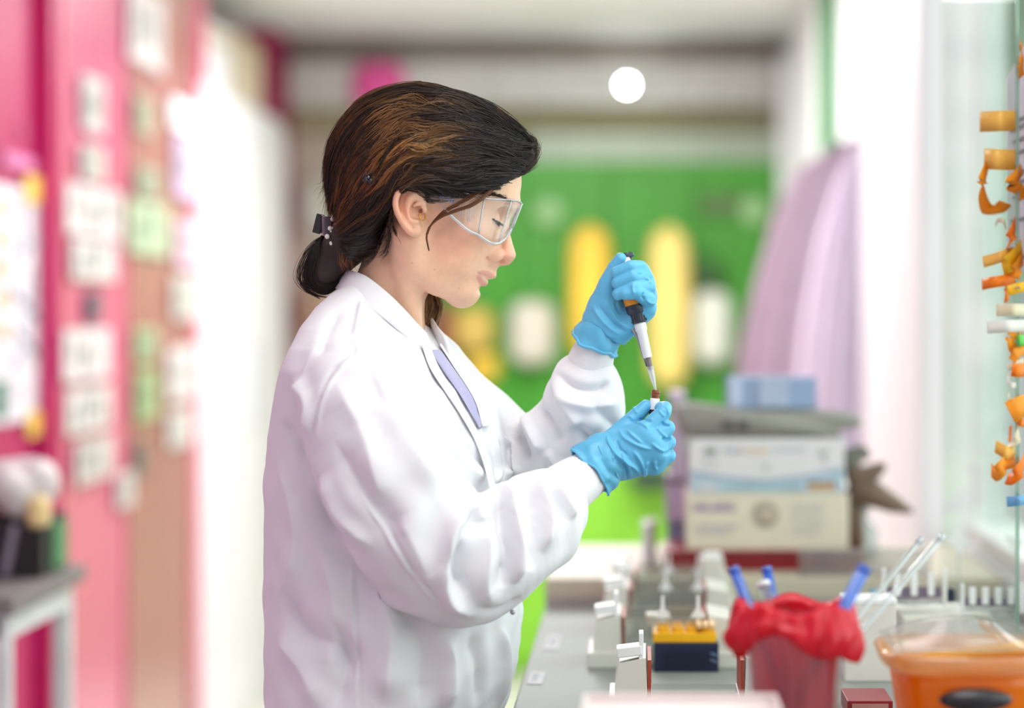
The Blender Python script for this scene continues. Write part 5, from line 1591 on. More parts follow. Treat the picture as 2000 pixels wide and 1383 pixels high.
N1.plane(P(1172, 905, -62), (-0.86, 0.52, -0.12), 3)
nv, nq = N1.mesh(2)
def C3(*p): return [(1110 + x / 5.53, 740 + y / 5.53) for x, y in p]
near_folds = [
    (C3((410, 600), (440, 700), (500, 800), (600, 880), (720, 960), (835, 1070)), 4.2, 4.0),
    (C3((550, 540), (590, 630), (680, 690), (800, 740), (900, 760)), 3.4, 3.8),
    (C3((480, 800), (480, 900), (510, 1010), (550, 1110)), 3.6, 3.6), (C3((580, 780), (600, 860), (650, 950), (680, 1060)), 3.6, 3.6),
    (C3((700, 780), (760, 860), (810, 960), (840, 1050)), 3.2, 3.6), (C3((860, 890), (835, 960), (830, 1060)), 3.6, 3.2),
    (C3((300, 680), (370, 820), (410, 960), (440, 1080)), 3.4, 4.0), (C3((260, 720), (330, 850), (380, 1000)), -3, 3.4),
    (C3((350, 640), (420, 790), (460, 930), (480, 1060)), -2.8, 3.2), (C3((640, 560), (700, 620), (800, 700)), 2.4, 3.0),
    (C3((730, 470), (800, 490), (860, 540)), 2.4, 2.6), (C3((760, 440), (830, 440), (900, 470)), -2.4, 2.6),
    (C3((950, 520), (1000, 590), (1070, 640)), 2.4, 3.0), (C3((940, 880), (935, 940), (960, 990)), 2.6, 3.0), (C3((900, 700), (980, 760), (1060, 800)), 2.4, 3.0),
    (C3((600, 900), (640, 1000), (640, 1100)), -2.6, 3.0), (C3((520, 660), (560, 760), (640, 830)), -2.4, 3.2), (C3((700, 300), (720, 340), (740, 380)), 1.8, 2.4),
    (C3((640, 400), (680, 420), (700, 450)), 1.8, 2.6), (C3((1040, 300), (1070, 330), (1080, 380)), 1.6, 2.2), (C3((980, 340), (1010, 380), (1040, 410)), 1.6, 2.2),
    (C3((1000, 470), (1050, 500), (1100, 500)), -3.0, 3.0), (C3((1010, 640), (1060, 660), (1120, 640)), -3.0, 3.0), (C3((1020, 800), (1070, 800), (1140, 760)), -3.0, 3.0),
]
nv = folds(nv, nq, near_folds, N1, 1.7)
gl_n = mesh_np('glove', to_world(nv), nq, GLOVE, person, True)
glove_wrist([(1205, 884, -56), (1182, 897, -60), (1166, 909, -63), (1152, 921, -67)], [44, 52, 54, 57], gl_n, 1.12, 2.4, 0.6)

# far (left) hand: palm to the camera, fingers closed round the pipette, thumb on its button
N2 = Field((1100, 475, -110), (1310, 715, 110), 1.7)
N2.chain([P(1154, 680, 44), P(1172, 645, 36), P(1186, 612, 30)], [44, 39, 42], k=8, sw=1.1)
N2.chain([P(1180, 625, 26), P(1183, 592, 18), P(1192, 556, 10), P(1203, 524, 2), P(1212, 506, -4)], [36, 31, 24, 17, 12.5], k=14)     # thenar and thumb
m2 = [P(1248, 530, 28), P(1257, 552, 30), P(1261, 578, 28), P(1258, 605, 24)]
for q_, r_ in zip(m2, [20, 21, 22, 23]):
    N2.chain([P(1190, 640, 38), (P(1190, 640, 38) + q_) / 2 + np.array([0, 0, 8]), q_], [34, 27, r_], k=16)
N2.chain([P(1192, 655, 28), P(1232, 630, 10), P(1262, 600, -2)], [30, 25, 21], k=14)                                                # heel of the hand
f2 = [
    ([m2[0], P(1250, 523, -10), P(1232, 522, -36), P(1204, 532, -34)], [17, 14.5, 14, 11.5]),
    ([m2[1], P(1260, 540, -14), P(1236, 541, -42), P(1206, 553, -38)], [18, 15, 14, 12]),
    ([m2[2], P(1266, 560, -16), P(1238, 561, -44), P(1207, 575, -40)], [18, 15.5, 14, 12]),
    ([m2[3], P(1266, 586, -18), P(1244, 571, -46), P(1222, 574, -47)], [18, 15.5, 13.5, 12]),
]
for pts, rr in f2:
    N2.chain(pts, rr, k=3)
for a_, b_ in zip(m2, m2[1:]):
    N2.chain([a_, b_], [17, 18], k=10)
N2.plane(P(1172, 648, 38), (-0.47, 0.88, 0.1), 3)
fv, fq = N2.mesh(2)
def C2(*p): return [(1110 + x / 5.53, 470 + y / 5.53) for x, y in p]
far_folds = [
    (C2((260, 700), (340, 830), (430, 930), (560, 1020)), 2.6, 4), (C2((330, 700), (420, 820), (520, 920), (640, 990)), -2.6, 4), (C2((400, 640), (470, 780), (560, 890), (680, 960)), 2.4, 4),
    (C2((220, 900), (330, 970), (420, 1060), (520, 1080)), -3.6, 4), (C2((160, 950), (260, 1010), (380, 1090), (480, 1130)), 3.2, 4), (C2((140, 1030), (250, 1110), (400, 1180)), -2.6, 3),
    (C2((480, 560), (520, 700), (560, 800)), -2.4, 4), (C2((740, 340), (770, 360), (800, 350)), -2.2, 2.5), (C2((700, 470), (695, 520), (710, 580)), 2.6, 3), (C2((840, 640), (880, 670), (940, 680)), 2.2, 3),
    (C2((820, 560), (800, 600), (820, 650)), -2.4, 3), (C2((830, 400), (870, 430), (890, 470)), 2.0, 3),
]
fv = folds(fv, fq, far_folds, N2, 1.7)
gl_f = mesh_np('glove', to_world(fv), fq, GLOVE, person, True)
glove_wrist([(1190, 612, 30), (1180, 630, 33), (1171, 650, 37), (1160, 672, 42)], [38, 43, 44, 47], gl_f, 1.05, 3.4, 2.0)

# trousers and shoes below the frame: the figure stands on the floor
TR = mat('dark_trousers', (44, 48, 66), 0.8, bump=0.2, bscale=500)
SHOE = mat('dark_shoes', (32, 32, 36), 0.5)
tf = Field((500, 1250, -330), (1000, 2995, 330), 9)
tf.chain([P(760, 1300, 0), P(760, 1420, 0)], [150, 150], k=30, sw=0.9)
FLOORB = VY + CZ * S
for s in (-1, 1):
    tf.chain([(755, 1400, s * 90), (768, 2100, s * 100), (740, FLOORB - 90, s * 105)], [128, 95, 72], k=40)
tv, tq = tf.mesh(2)
mesh_np('trousers', to_world(tv), tq, TR, person, True)
for s in (-1, 1):
    sf = Field((600, FLOORB - 150, s * 105 - 110), (1000, FLOORB + 30, s * 105 + 110), 7)
    sf.chain([(740, FLOORB - 70, s * 105), (750, FLOORB - 40, s * 105), (900, FLOORB - 26, s * 105)], [62, 50, 40], k=20, sw=1.1)
    sf.plane((0, FLOORB - 1, 0), (0, 1, 0), 3)
    sv, sq = sf.mesh(1)
    mesh_np('shoe', to_world(sv), sq, SHOE, person, True)
# ================================================================== HAIR
def arc(pts, n):
    c = catmull([np.array(p, float) for p in pts], 12)
    d = np.concatenate([[0], np.cumsum(np.linalg.norm(np.diff(c, axis=0), axis=1))])
    t = np.linspace(0, d[-1], n)
    return np.stack([np.interp(t, d, c[:, j]) for j in range(c.shape[1])], -1)

outline = [(1006, 341), (1030, 316), (1043, 290), (1037, 270), (1013, 255), (982, 235), (950, 217), (896, 193), (857, 179), (826, 174), (794, 180), (755, 190), (724, 205),
           (692, 234), (669, 264), (654, 298), (648, 335), (645, 366), (649, 398), (657, 420), (640, 455), (607, 499), (596, 538), (607, 563), (634, 576), (661, 557), (688, 528),
           (714, 502), (742, 488), (754, 455), (765, 428), (771, 395), (778, 365), (797, 353), (822, 366), (846, 392), (868, 384), (900, 377), (935, 373), (966, 366), (988, 351)]
HF = Field((575, 155, -165), (1065, 600, 165), 2.6)
HF.ell((826, 322, 0), (222, 172, 144), 12, k=1)
HF.ell((700, 460, 0), (80, 80, 100), 0, k=30)
HF.ell((640, 515, 0), (62, 78, 66), 20, k=24)
p2 = HF.poly2d(outline)
HF.D = smax(HF.D, p2[:, :, None].astype(np.float32), 34)
# thick wavy locks raise the surface of the hair
r0 = np.random.default_rng(77)
lock_px = [
    [(1040, 278), (985, 250), (920, 222), (850, 198), (780, 190), (720, 215), (675, 270)], [(1035, 300), (980, 285), (925, 262), (870, 255), (815, 250), (765, 275), (725, 310), (690, 360)],
    [(1010, 325), (955, 318), (905, 298), (860, 300), (810, 296), (770, 325), (735, 350), (700, 395), (668, 430)], [(985, 345), (935, 350), (890, 338), (845, 336), (800, 330), (765, 350), (742, 385), (700, 420)],
    [(900, 205), (840, 208), (790, 222), (740, 232), (705, 265), (675, 310), (660, 370)], [(960, 240), (900, 240), (850, 228), (800, 262), (750, 262), (712, 305), (690, 345), (668, 390)],
    [(930, 372), (880, 368), (845, 362), (805, 344), (775, 358), (756, 395), (728, 425), (690, 445)], [(730, 215), (695, 250), (672, 300), (655, 340), (660, 395)], [(700, 400), (715, 430), (690, 470), (680, 500)]]
for i_, pl in enumerate(lock_px):
    if i_ in (0, 7): continue
    a_ = arc(pl, 16)
    q_ = march(HF, a_)
    if i_ in (0,): q_[:, 2] = np.minimum(q_[:, 2], -25)
    HF.chain(q_ + np.array([0, 0, 5.0]), 6 + 8 * np.sin(np.linspace(0.35, 2.9, 16)) * r0.uniform(0.8, 1.2), k=9)
    HF.chain(q_ * np.array([1, 1, -1]) + np.array([0, 0, -5.0]), 6 + 8 * np.sin(np.linspace(0.35, 2.9, 16)), k=9)
gv, gq = HF.mesh(2)
hair_base = mesh_np('hair', to_world(gv), gq, HAIR_B, person, True)
hl = Lift(gv, vnormals(gv, gq))

M_ = 30
near_g = [
    [(1040, 282), (1002, 256), (950, 226), (880, 200), (805, 184), (735, 206), (682, 250), (656, 310), (648, 370), (656, 420)],
    [(1044, 290), (1000, 276), (940, 252), (870, 228), (795, 216), (730, 240), (690, 285), (664, 335), (654, 385), (660, 428)],
    [(1036, 308), (985, 296), (930, 278), (870, 268), (812, 272), (762, 296), (715, 330), (685, 370), (666, 408), (660, 438)],
    [(1018, 330), (965, 318), (908, 316), (852, 308), (805, 308), (760, 332), (718, 370), (692, 405), (672, 435), (660, 446)],
    [(992, 348), (945, 352), (895, 350), (845, 338), (805, 332), (768, 352), (735, 390), (702, 424), (676, 446), (660, 454)],
    [(930, 372), (900, 374), (868, 376), (840, 366), (806, 352), (775, 366), (752, 404), (716, 436), (684, 456), (662, 462)],
    [(768, 425), (764, 434), (756, 448), (746, 462), (732, 472), (716, 480), (700, 484), (684, 484), (672, 478), (662, 470)],
    [(745, 487), (738, 490), (730, 496), (720, 502), (710, 506), (700, 508), (690, 506), (680, 500), (670, 490), (662, 480)],
]
def lifted(pl):
    a = arc(pl, M_)
    return np.array([hl(p[0], p[1]) for p in a])
G1 = arc([(x, y, 0) for x, y in near_g[0]], M_)
nearL = [lifted(g) for g in near_g[1:]]
farL = [g * np.array([1, 1, -1]) for g in nearL]
GD = np.array(farL[::-1][2:] + [G1] + nearL)
NG = len(GD)
q_top = len(farL) - 2
def guide(qv):
    q = np.clip(qv, 0, NG - 1.001); i = q.astype(int); f = (q - i)[:, None, None]
    return GD[i] * (1 - f) + GD[i + 1] * f

def make_strands(qs, t0, t1, off, wav_a, wav_f, wav_p, k=22, it=3, field=HF, getg=guide):
    """strands that follow the guides and lie on the hair volume at the given offsets"""
    g = getg(qs)
    n = len(qs)
    t = t0[:, None] + (t1 - t0)[:, None] * np.linspace(0, 1, k)[None]
    x = t * (g.shape[1] - 1); i = np.clip(x.astype(int), 0, g.shape[1] - 2); f = (x - i)[..., None]
    r = np.arange(n)[:, None]
    p = g[r, i] * (1 - f) + g[r, i + 1] * f
    T = np.gradient(p, axis=1); T /= np.linalg.norm(T, axis=2, keepdims=True) + 1e-9
    for _ in range(it):
        fl = p.reshape(-1, 3)
        d = field.sample(fl) - np.repeat(off, k)
        gr = field.grad(fl); gr /= np.linalg.norm(gr, axis=1, keepdims=True) + 1e-6
        fl = fl - gr * np.clip(d, -25, 25)[:, None]
        p = fl.reshape(n, k, 3)
    gr = field.grad(p.reshape(-1, 3)).reshape(n, k, 3); gr /= np.linalg.norm(gr, axis=2, keepdims=True) + 1e-6
    side = np.cross(gr, T)
    ph = wav_f[:, None] * t * 2 * np.pi + wav_p[:, None]
    p = p + side * (wav_a[:, None] * np.sin(ph))[..., None] + gr * (0.45 * wav_a[:, None] * np.cos(ph * 0.9 + 1))[..., None]
    # light smoothing along each hair
    for _ in range(2):
        p[:, 1:-1] = 0.5 * p[:, 1:-1] + 0.25 * (p[:, :-2] + p[:, 2:])
    return p, t

DARK, MID, COPPER, GOLD = [np.array(lin(c)) for c in ((36, 26, 25), (74, 50, 37), (150, 86, 44), (186, 134, 80))]
def lock_strands(nl, ns, qlo, qhi, spread, seed, hi=0.5, wav=3.2, offr=(-3, 9), tspan=((0, 0.35), (0.7, 1.0))):
    r = np.random.default_rng(seed)
    ql = r.uniform(qlo, qhi, nl)
    rep = lambda a: np.repeat(a, ns)
    t0 = rep(r.uniform(*tspan[0], nl) * (r.random(nl) < 0.75)) + r.uniform(0, 0.06, nl * ns)
    t1 = np.minimum(1, rep(r.uniform(*tspan[1], nl)) + r.uniform(-0.06, 0.06, nl * ns))
    qs = np.clip(rep(ql) + r.normal(0, spread, nl * ns), 0.02, NG - 1.05)
    off = rep(r.uniform(offr[0], offr[1], nl)) + r.normal(0, 1.3, nl * ns)
    wa = rep(r.uniform(0.5, 1.4, nl)) * wav * r.uniform(0.7, 1.3, nl * ns)
    wf = rep(r.uniform(1.4, 3.2, nl)); wp = rep(r.uniform(0, 6.28, nl)) + r.normal(0, 0.25, nl * ns)
    p, t = make_strands(qs, t0, t1, off, wa, wf, wp)
    hl_ = rep((r.random(nl) < hi) * r.uniform(0.35, 1.0, nl))
    mid = np.exp(-((qs - (q_top + 2.6)) / 1.7) ** 2) + 0.35 * np.exp(-((qs - q_top) / 1.2) ** 2)
    ramp = np.clip((t - 0.2) / 0.35, 0, 1)
    amt = np.clip(hl_ * mid, 0, 1)[:, None] * ramp
    back_ = np.clip((t - 0.45) / 0.3, 0, 1)[..., None]
    tgt = GOLD * (1 - back_) + COPPER * back_
    basec = DARK * (1 - 0.5 * ramp[..., None] * mid[:, None, None].clip(0, 1)) + MID * 0.5 * ramp[..., None] * mid[:, None, None].clip(0, 1)
    col = basec * (1 - amt[..., None]) + tgt * amt[..., None]
    col *= (np.repeat(r.uniform(0.55, 1.5, nl), ns) * r.uniform(0.75, 1.25, nl * ns))[:, None, None]
    k = p.shape[1]
    rad = np.full((nl * ns, k), 0.62) * r.uniform(0.7, 1.2, (nl * ns, 1)) * np.minimum(1, (1 - np.linspace(0, 1, k)) * 6 + 0.25)
    return p, rad, col
sets = [lock_strands(210, 20, q_top - 0.3, q_top + 5.3, 0.085, 11, 0.62, 6.0, (0.5, 12)), lock_strands(60, 16, q_top + 4.6, NG - 1.1, 0.12, 12, 0.15, 1.5, (-2, 4)),
        lock_strands(60, 14, 0, q_top + 0.8, 0.14, 13, 0.4, 4.0, (0, 9)), lock_strands(60, 14, q_top - 0.4, q_top + 4.5, 0.05, 15, 0.6, 8.0, (3, 14))]
sets.append(lock_strands(90, 12, q_top - 0.2, q_top + 5.0, 0.035, 19, 0.7, 9.0, (4, 15), ((0.02, 0.6), (0.45, 0.95))))
# bun below the clip
def bun_guide(qv):
    n = len(qv)
    a = (qv / (NG - 1.0)) * 2 - 1
    out = np.zeros((n, M_, 3))
    inner = arc([(664, 455, 0), (645, 488, 0), (630, 522, 0), (628, 548, 0), (642, 563, 0), (660, 552, 0), (672, 530, 0)], M_)
    outer = arc([(652, 448, 0), (622, 478, 0), (600, 520, 0), (598, 552, 0), (618, 574, 0), (645, 574, 0), (664, 552, 0)], M_)
    f = np.sqrt(np.clip(1 - a * a, 0, 1))
    out[:] = inner[None] + (outer - inner)[None] * f[:, None, None]
    bw = np.sin(np.linspace(0.25, 2.9, M_))
    out[:, :, 2] = a[:, None] * 68 * bw[None]
    return out
r_ = np.random.default_rng(5)
nb_ = 900
qb = r_.uniform(0, NG - 1, nb_)
pb, tb = make_strands(qb, r_.uniform(0, 0.1, nb_), r_.uniform(0.85, 1, nb_), r_.uniform(-3, 5, nb_), r_.uniform(0.4, 2.2, nb_), r_.uniform(1, 2, nb_), r_.uniform(0, 6, nb_), getg=bun_guide)
cb = (DARK * 0.8)[None, None] * r_.uniform(0.7, 1.4, (nb_, 1, 1)) + (COPPER * 0.35)[None, None] * np.clip(tb - 0.55, 0, 1)[..., None] * (r_.random((nb_, 1, 1)) < 0.3)
sets.append((pb, np.full(pb.shape[:2], 0.6), np.broadcast_to(cb, pb.shape)))
# free hairs: flyaways over the contour, the loose front strand, bun loops, wisps at the nape
def free(paths, n, jit, seed, rad=0.4, col=(MID, COPPER), k=22, conv=None):
    r = np.random.default_rng(seed)
    P_, C_ = [], []
    for _ in range(n):
        pl = paths[r.integers(len(paths))]
        a = arc(pl, k)
        env = np.linspace(0, 1, k) if conv is None else conv(np.linspace(0, 1, k))
        a = a + r.normal(0, jit, 3)[None] * env[:, None] + (np.sin(np.linspace(0, 1, k) * r.uniform(3, 9) + r.uniform(0, 6)) * jit * 0.25)[:, None] * r.normal(0, 1, 3)[None]
        m_ = r.random()
        P_.append(a); C_.append(np.repeat((col[0] * (1 - m_) + col[1] * m_)[None], k, 0))
    P_ = np.array(P_)
    return P_, np.full(P_.shape[:2], rad) * np.minimum(1, (1 - np.linspace(0, 1, k)) * 4 + 0.2)[None], np.array(C_)
W3 = lambda pts, w: [tuple(P(u, v, ww)) for (u, v), ww in zip(pts, w)]
fly = []
for i in range(70):
    t = r_.uniform(0.05, 0.95); x = t * (M_ - 1); j = min(int(x), M_ - 2)
    p_ = G1[j] + (G1[j + 1] - G1[j]) * (x - j); T_ = G1[min(j + 3, M_ - 1)] - G1[max(j - 1, 0)]; T_ /= np.linalg.norm(T_)
    n_ = np.array([T_[1], -T_[0], 0]) * (1 if np.dot(np.array([T_[1], -T_[0]]), p_[:2] - np.array([820, 340])) > 0 else -1)
    L_ = r_.uniform(20, 70); h_ = r_.uniform(3, 22); w_ = r_.uniform(-70, 40)
    p_ = p_ + np.array([0, 0, w_]) - n_ * (abs(w_) * 0.12 + 3)
    fly.append([p_, p_ + T_ * L_ * 0.35 + n_ * h_ * 0.8, p_ + T_ * L_ * 0.7 + n_ * h_, p_ + T_ * L_ + n_ * h_ * r_.uniform(0.2, 1.5)])
sets.append(free(fly, 420, 6, 21, 0.3))
front_lock = [W3([(985, 340), (958, 372), (925, 398), (890, 411), (860, 424), (840, 442), (833, 462), (838, 490)], [-88, -108, -124, -131, -134, -135, -133, -127]),
              W3([(970, 345), (945, 366), (915, 388), (885, 402), (862, 416), (845, 434)], [-92, -110, -124, -130, -132, -132]),
              W3([(960, 350), (930, 372), (905, 392), (878, 408), (858, 424), (842, 440), (835, 458)], [-95, -112, -126, -131, -133, -134, -133])]
sets.append(free(front_lock, 130, 3.0, 22, 0.5, (MID, COPPER), conv=lambda t: np.clip(1 - t, 0.15, 1)))
side_l = [W3([(985, 345), (955, 358), (920, 366), (880, 372), (845, 378)], [-80, -100, -118, -126, -128]), W3([(1010, 335), (975, 352), (940, 366), (905, 374)], [-60, -88, -108, -120]),
          W3([(1030, 318), (1005, 338), (978, 352), (950, 362)], [-40, -62, -82, -98])]
sets.append(free(side_l, 190, 5, 23, 0.5, (DARK, MID)))
curl = [W3([(1025, 320), (1040, 300), (1046, 285), (1038, 270), (1020, 262)], [-30, -20, -10, -8, -8]), W3([(1012, 345), (1030, 330), (1044, 310), (1050, 290), (1042, 275)], [-40, -30, -20, -15, -10]),
        W3([(1000, 345), (1020, 338), (1036, 326), (1046, 312)], [-55, -45, -35, -25]), W3([(960, 360), (990, 352), (1012, 340), (1034, 318), (1046, 296)], [-85, -70, -50, -30, -20])]
sets.append(free(curl, 170, 5, 24, 0.42, (DARK, MID)))
wisp = [W3([(757, 440), (760, 465), (752, 488), (740, 500)], [-108, -104, -98, -92]), W3([(764, 420), (770, 450), (785, 470), (792, 500)], [-112, -108, -100, -92]), W3([(740, 478), (735, 492), (722, 508), (705, 520)], [-96, -92, -86, -78]),
        W3([(768, 405), (764, 430), (758, 455), (748, 475)], [-118, -114, -108, -100])]
sets.append(free(wisp, 110, 5, 25, 0.34, (DARK, MID)))
loop = [W3([(652, 455), (618, 485), (594, 530), (594, 556), (612, 574), (645, 582)], [-20, -25, -25, -20, -15, -10]), W3([(648, 452), (610, 480), (586, 530), (592, 560), (625, 584)], [-5, -5, -5, -5, 0])]
sets.append(free(loop, 60, 3.5, 26, 0.4, (DARK, MID), conv=lambda t: np.sin(t * math.pi)))
crown_back = [W3([(690, 300), (668, 345), (655, 390), (652, 430)], [-95, -88, -75, -55]), W3([(660, 330), (648, 380), (655, 420), (668, 450)], [-50, -52, -55, -50]), W3([(730, 330), (700, 370), (690, 410), (664, 452)], [-118, -110, -95, -60]),
              W3([(700, 430), (690, 460), (672, 500), (680, 520)], [-98, -92, -78, -72])]
sets.append(free(crown_back, 220, 9, 27, 0.48, (MID, COPPER)))
# ponytail end hanging on the far side of the neck
tail = [W3([(838, 572), (842, 596), (836, 622), (826, 650)], [40, 44, 40, 30]), W3([(848, 575), (856, 600), (850, 625), (842, 655)], [46, 50, 46, 36]), W3([(830, 585), (828, 610), (824, 640)], [34, 36, 30])]
sets.append(free(tail, 420, 7, 28, 0.6, (DARK, GOLD), conv=lambda t: 0.5 + 0 * t))
strand_tubes('hair_strands', np.concatenate([x[0] for x in sets]), np.concatenate([x[1] for x in sets]), HAIR_M, hair_base, np.concatenate([np.broadcast_to(x[2], x[0].shape) for x in sets]))
# brows and lashes
hl_h = Lift(HV, HN, 5)
def on_skin(pl, n, lift_=1.5):
    return np.array([hl_h(p[0], p[1]) + np.array([0, 0, -lift_]) for p in arc(pl, n)])
bp_, r2 = [], np.random.default_rng(31)
for i in range(90):
    t = r2.random()
    u0, v0 = 1003 - 52 * t, 396 - 14 * math.sin(t * 2.2) + r2.normal(0, 1.8)
    bp_.append(on_skin([(u0, v0), (u0 - 4, v0 - 2.5), (u0 - 9, v0 - 2)], 6))
bp_ = np.array(bp_)
strand_tubes('eyebrow', bp_, np.full(bp_.shape[:2], 0.45), HAIR_M, person, np.broadcast_to(DARK, bp_.shape))
lp_ = []
for i in range(150):
    t = r2.random()
    q_ = np.array([951 + 25 * t, 422 + 15 * t, -58 + 34 * t]) + r2.normal(0, 0.8, 3)
    d_ = np.array([11, 6, -6]) * r2.uniform(0.7, 1.3)
    lp_.append(np.array([q_ + d_ * x + np.array([0, -2.5 * x * x + 2 * x, 0]) for x in np.linspace(0, 1, 6)]))
lp_ = np.array(lp_)
strand_tubes('eyelashes', lp_, np.broadcast_to(np.linspace(1.2, 0.3, 6)[None], lp_.shape[:2]).copy(), HAIR_M, person, np.broadcast_to(DARK * 0.6, lp_.shape))

# ================================================================== SAFETY GLASSES
LENS = clear_mat('clear_polycarbonate', (252, 252, 253), 0.025, 0.4, 0.03, 0.0)
RIMM = clear_mat('clear_plastic_edge', (240, 242, 250), 0.22, 0.8, 0.1, 0.42, (245, 246, 252))
gsec = [((836, 381), (838, 391), -131), ((858, 373), (860, 400), -131), ((882, 371), (884, 424), -129), ((915, 379), (913, 449), -121), ((946, 387), (934, 459), -103),
        ((985, 390), (962, 476), -74), ((1010, 392), (984, 468), -34), ((1018, 397), (999, 446), 0)]
top = [P(*a, w) for a, b, w in gsec]; bot = [P(*b, w) for a, b, w in gsec]
mir = np.array([1, 1, -1])
top = catmull(top + [p * mir for p in top[-2::-1]], 6); bot = catmull(bot + [p * mir for p in bot[-2::-1]], 6)
glasses = empty('safety_glasses', tuple(to_world(P(1010, 440, 0))))
GO = Vector(glasses.location)
L2 = lambda q: Vector(to_world(q)) - GO
def strip(i0, i1, name):
    rows = []
    for k in np.linspace(0, 1, 9):
        mid = top[i0:i1] * (1 - k) + bot[i0:i1] * k
        rows.append([L2(x) for x in mid])
    return MB().grid(rows).build(name, LENS, glasses, True, 0.0014)
n_t = len(top)
strip(24, n_t - 24, 'lens')
strip(6, 25, 'side_shield'); strip(n_t - 25, n_t - 6, 'side_shield')
for a0, a1 in ((0, 9), (n_t - 9, n_t)):
    strip(a0, a1, 'temple')
MB().tube([L2(x) for x in top[10:n_t - 10]], 2.0 / S, 8).build('top_rim', RIMM, glasses, True)
MB().tube([L2(x) for x in bot[8:n_t - 8]], 3.0 / S, 8).build('bottom_rim', RIMM, glasses, True)
for idx in (24, n_t - 25):
    MB().tube([L2(top[idx] * (1 - k) + bot[idx] * k) for k in np.linspace(0, 1, 6)], 1.9 / S, 8).build('corner_rib', RIMM, glasses, True)
for idx in (33, n_t - 34):
    MB().tube([L2(top[idx] * (1 - k) + bot[idx] * k) for k in np.linspace(0, 1, 6)], 1.5 / S, 8).build('corner_rib', RIMM, glasses, True)
MB().tube([L2(top[n_t // 2] * (1 - k) + bot[n_t // 2] * k + np.array([1, 0, 0])) for k in np.linspace(0, 1, 6)], 3.0 / S, 8).build('front_ridge', RIMM, glasses, True)
for fx_ in (0.3, 0.45, 0.6, 0.75):                              # vent bars moulded into the near side shield
    i_ = 12 + int(fx_ * 10)
    MB().tube([L2(top[i_] * (1 - k) + bot[i_] * k + np.array([0, 0, -2])) for k in np.linspace(0.3, 0.75, 4)], 0.8 / S, 6).build('vent_bar', RIMM, glasses, True)
BLUEP = mat('blue_print', (70, 120, 175), 0.5)
q_ = P(868, 386, -134)
text_mesh('temple_print', 'VWR 1552', 0.0052, tuple(L2(q_)), (math.pi / 2, math.radians(24), 0), BLUEP, glasses)
tag(glasses, 'clear plastic safety glasses with side shields worn over the eyes', 'safety glasses')

# ================================================================== HAIR CLIPS, EARRING
BLK = mat('black_plastic', (26, 20, 28), 0.25, var=0.05, coat=0.3)
PEARL = mat('pearl', (226, 218, 214), 0.2, var=0.03, coat=0.6)
GOLDM = mat('gold_metal', (214, 150, 84), 0.25, metal=0.9)
c0 = Vector(to_world(P(640, 448, -30)))
clip = empty('claw_clip', tuple(c0))
lc = lambda u, v, w: Vector(to_world(P(u, v, w))) - c0
for s, nm in ((-1, 'jaw'), (1, 'jaw')):
    rows = []
    for k in np.linspace(0, 1, 7):
        rows.append([lc(628 + 22 * k - 6 * math.sin(k * 3.1), 418 + 6 * k + y, -18 + s * (6 + 46 * math.sin(k * 1.6))) for y in (0, 14, 28, 42)])
    MB().grid(rows).build(nm, BLK, clip, True, 0.003, 1)
for s in (-1, 1):
    MB().box(lc(622, 437, -18 + s * 13), (0.009, 0.004, 0.022), bev=0.0012, rot=Matrix.Rotation(math.radians(14), 3, 'Y')).build('finger_plate', BLK, clip)
for k in range(5):
    MB().tube([lc(652, 424 + 11 * k, -70), lc(664, 427 + 11 * k, -74), lc(672, 430 + 11 * k, -68)], [0.002, 0.0017, 0.0008], 6).build('tooth', BLK, clip, True)
for (u, v, r) in [(650, 428, 4.8), (657, 438, 4.8), (644.5, 446, 4.6), (653, 456, 5), (639, 462, 5), (648, 475, 5), (650, 446, 3), (647, 452, 2.6)]:
    MB().sphere(lc(u, v, -78), r / S, 14).build('pearl', PEARL, clip, True)
tag(clip, 'black claw clip studded with small pearls holding the bun', 'hair clip')
c1 = Vector(to_world(hl(722, 347) + np.array([0, 0, -9])))
clip2 = empty('mini_clip', tuple(c1))
for k in range(5):
    a = 2 * math.pi * k / 5
    MB().sphere((0.0045 * math.cos(a), -0.004, 0.0045 * math.sin(a)), 0.0034, 10, (1, 0.5, 1)).build('petal', BLK, clip2, True)
MB().sphere((0, -0.0062, 0), 0.0018, 10).build('bead', mat('steel_bead', (120, 120, 126), 0.2, metal=0.9), clip2, True)
MB().box((0, 0, 0), (0.012, 0.006, 0.006), bev=0.001).build('jaw', BLK, clip2)
tag(clip2, 'tiny black flower shaped hair clip above the ear', 'hair clip')
er = [Vector(to_world(P(825 + 6 * math.cos(a), 422 + 6.5 * math.sin(a), -131 + 2 * math.cos(a)))) for a in np.linspace(-1.0, 4.2, 26)]
ear = MB().tube(er, 0.0009, 8).build('earring', GOLDM, None, True)
tag(ear, 'small gold hoop earring at the ear opening', 'earring')
bd = []
for a in np.linspace(-0.6, 2.2, 8):
    MB().sphere(Vector(to_world(P(825 + 7.6 * math.cos(a), 422 + 8 * math.sin(a), -132))), 0.0006, 8).build('bead', GOLDM, ear, True)

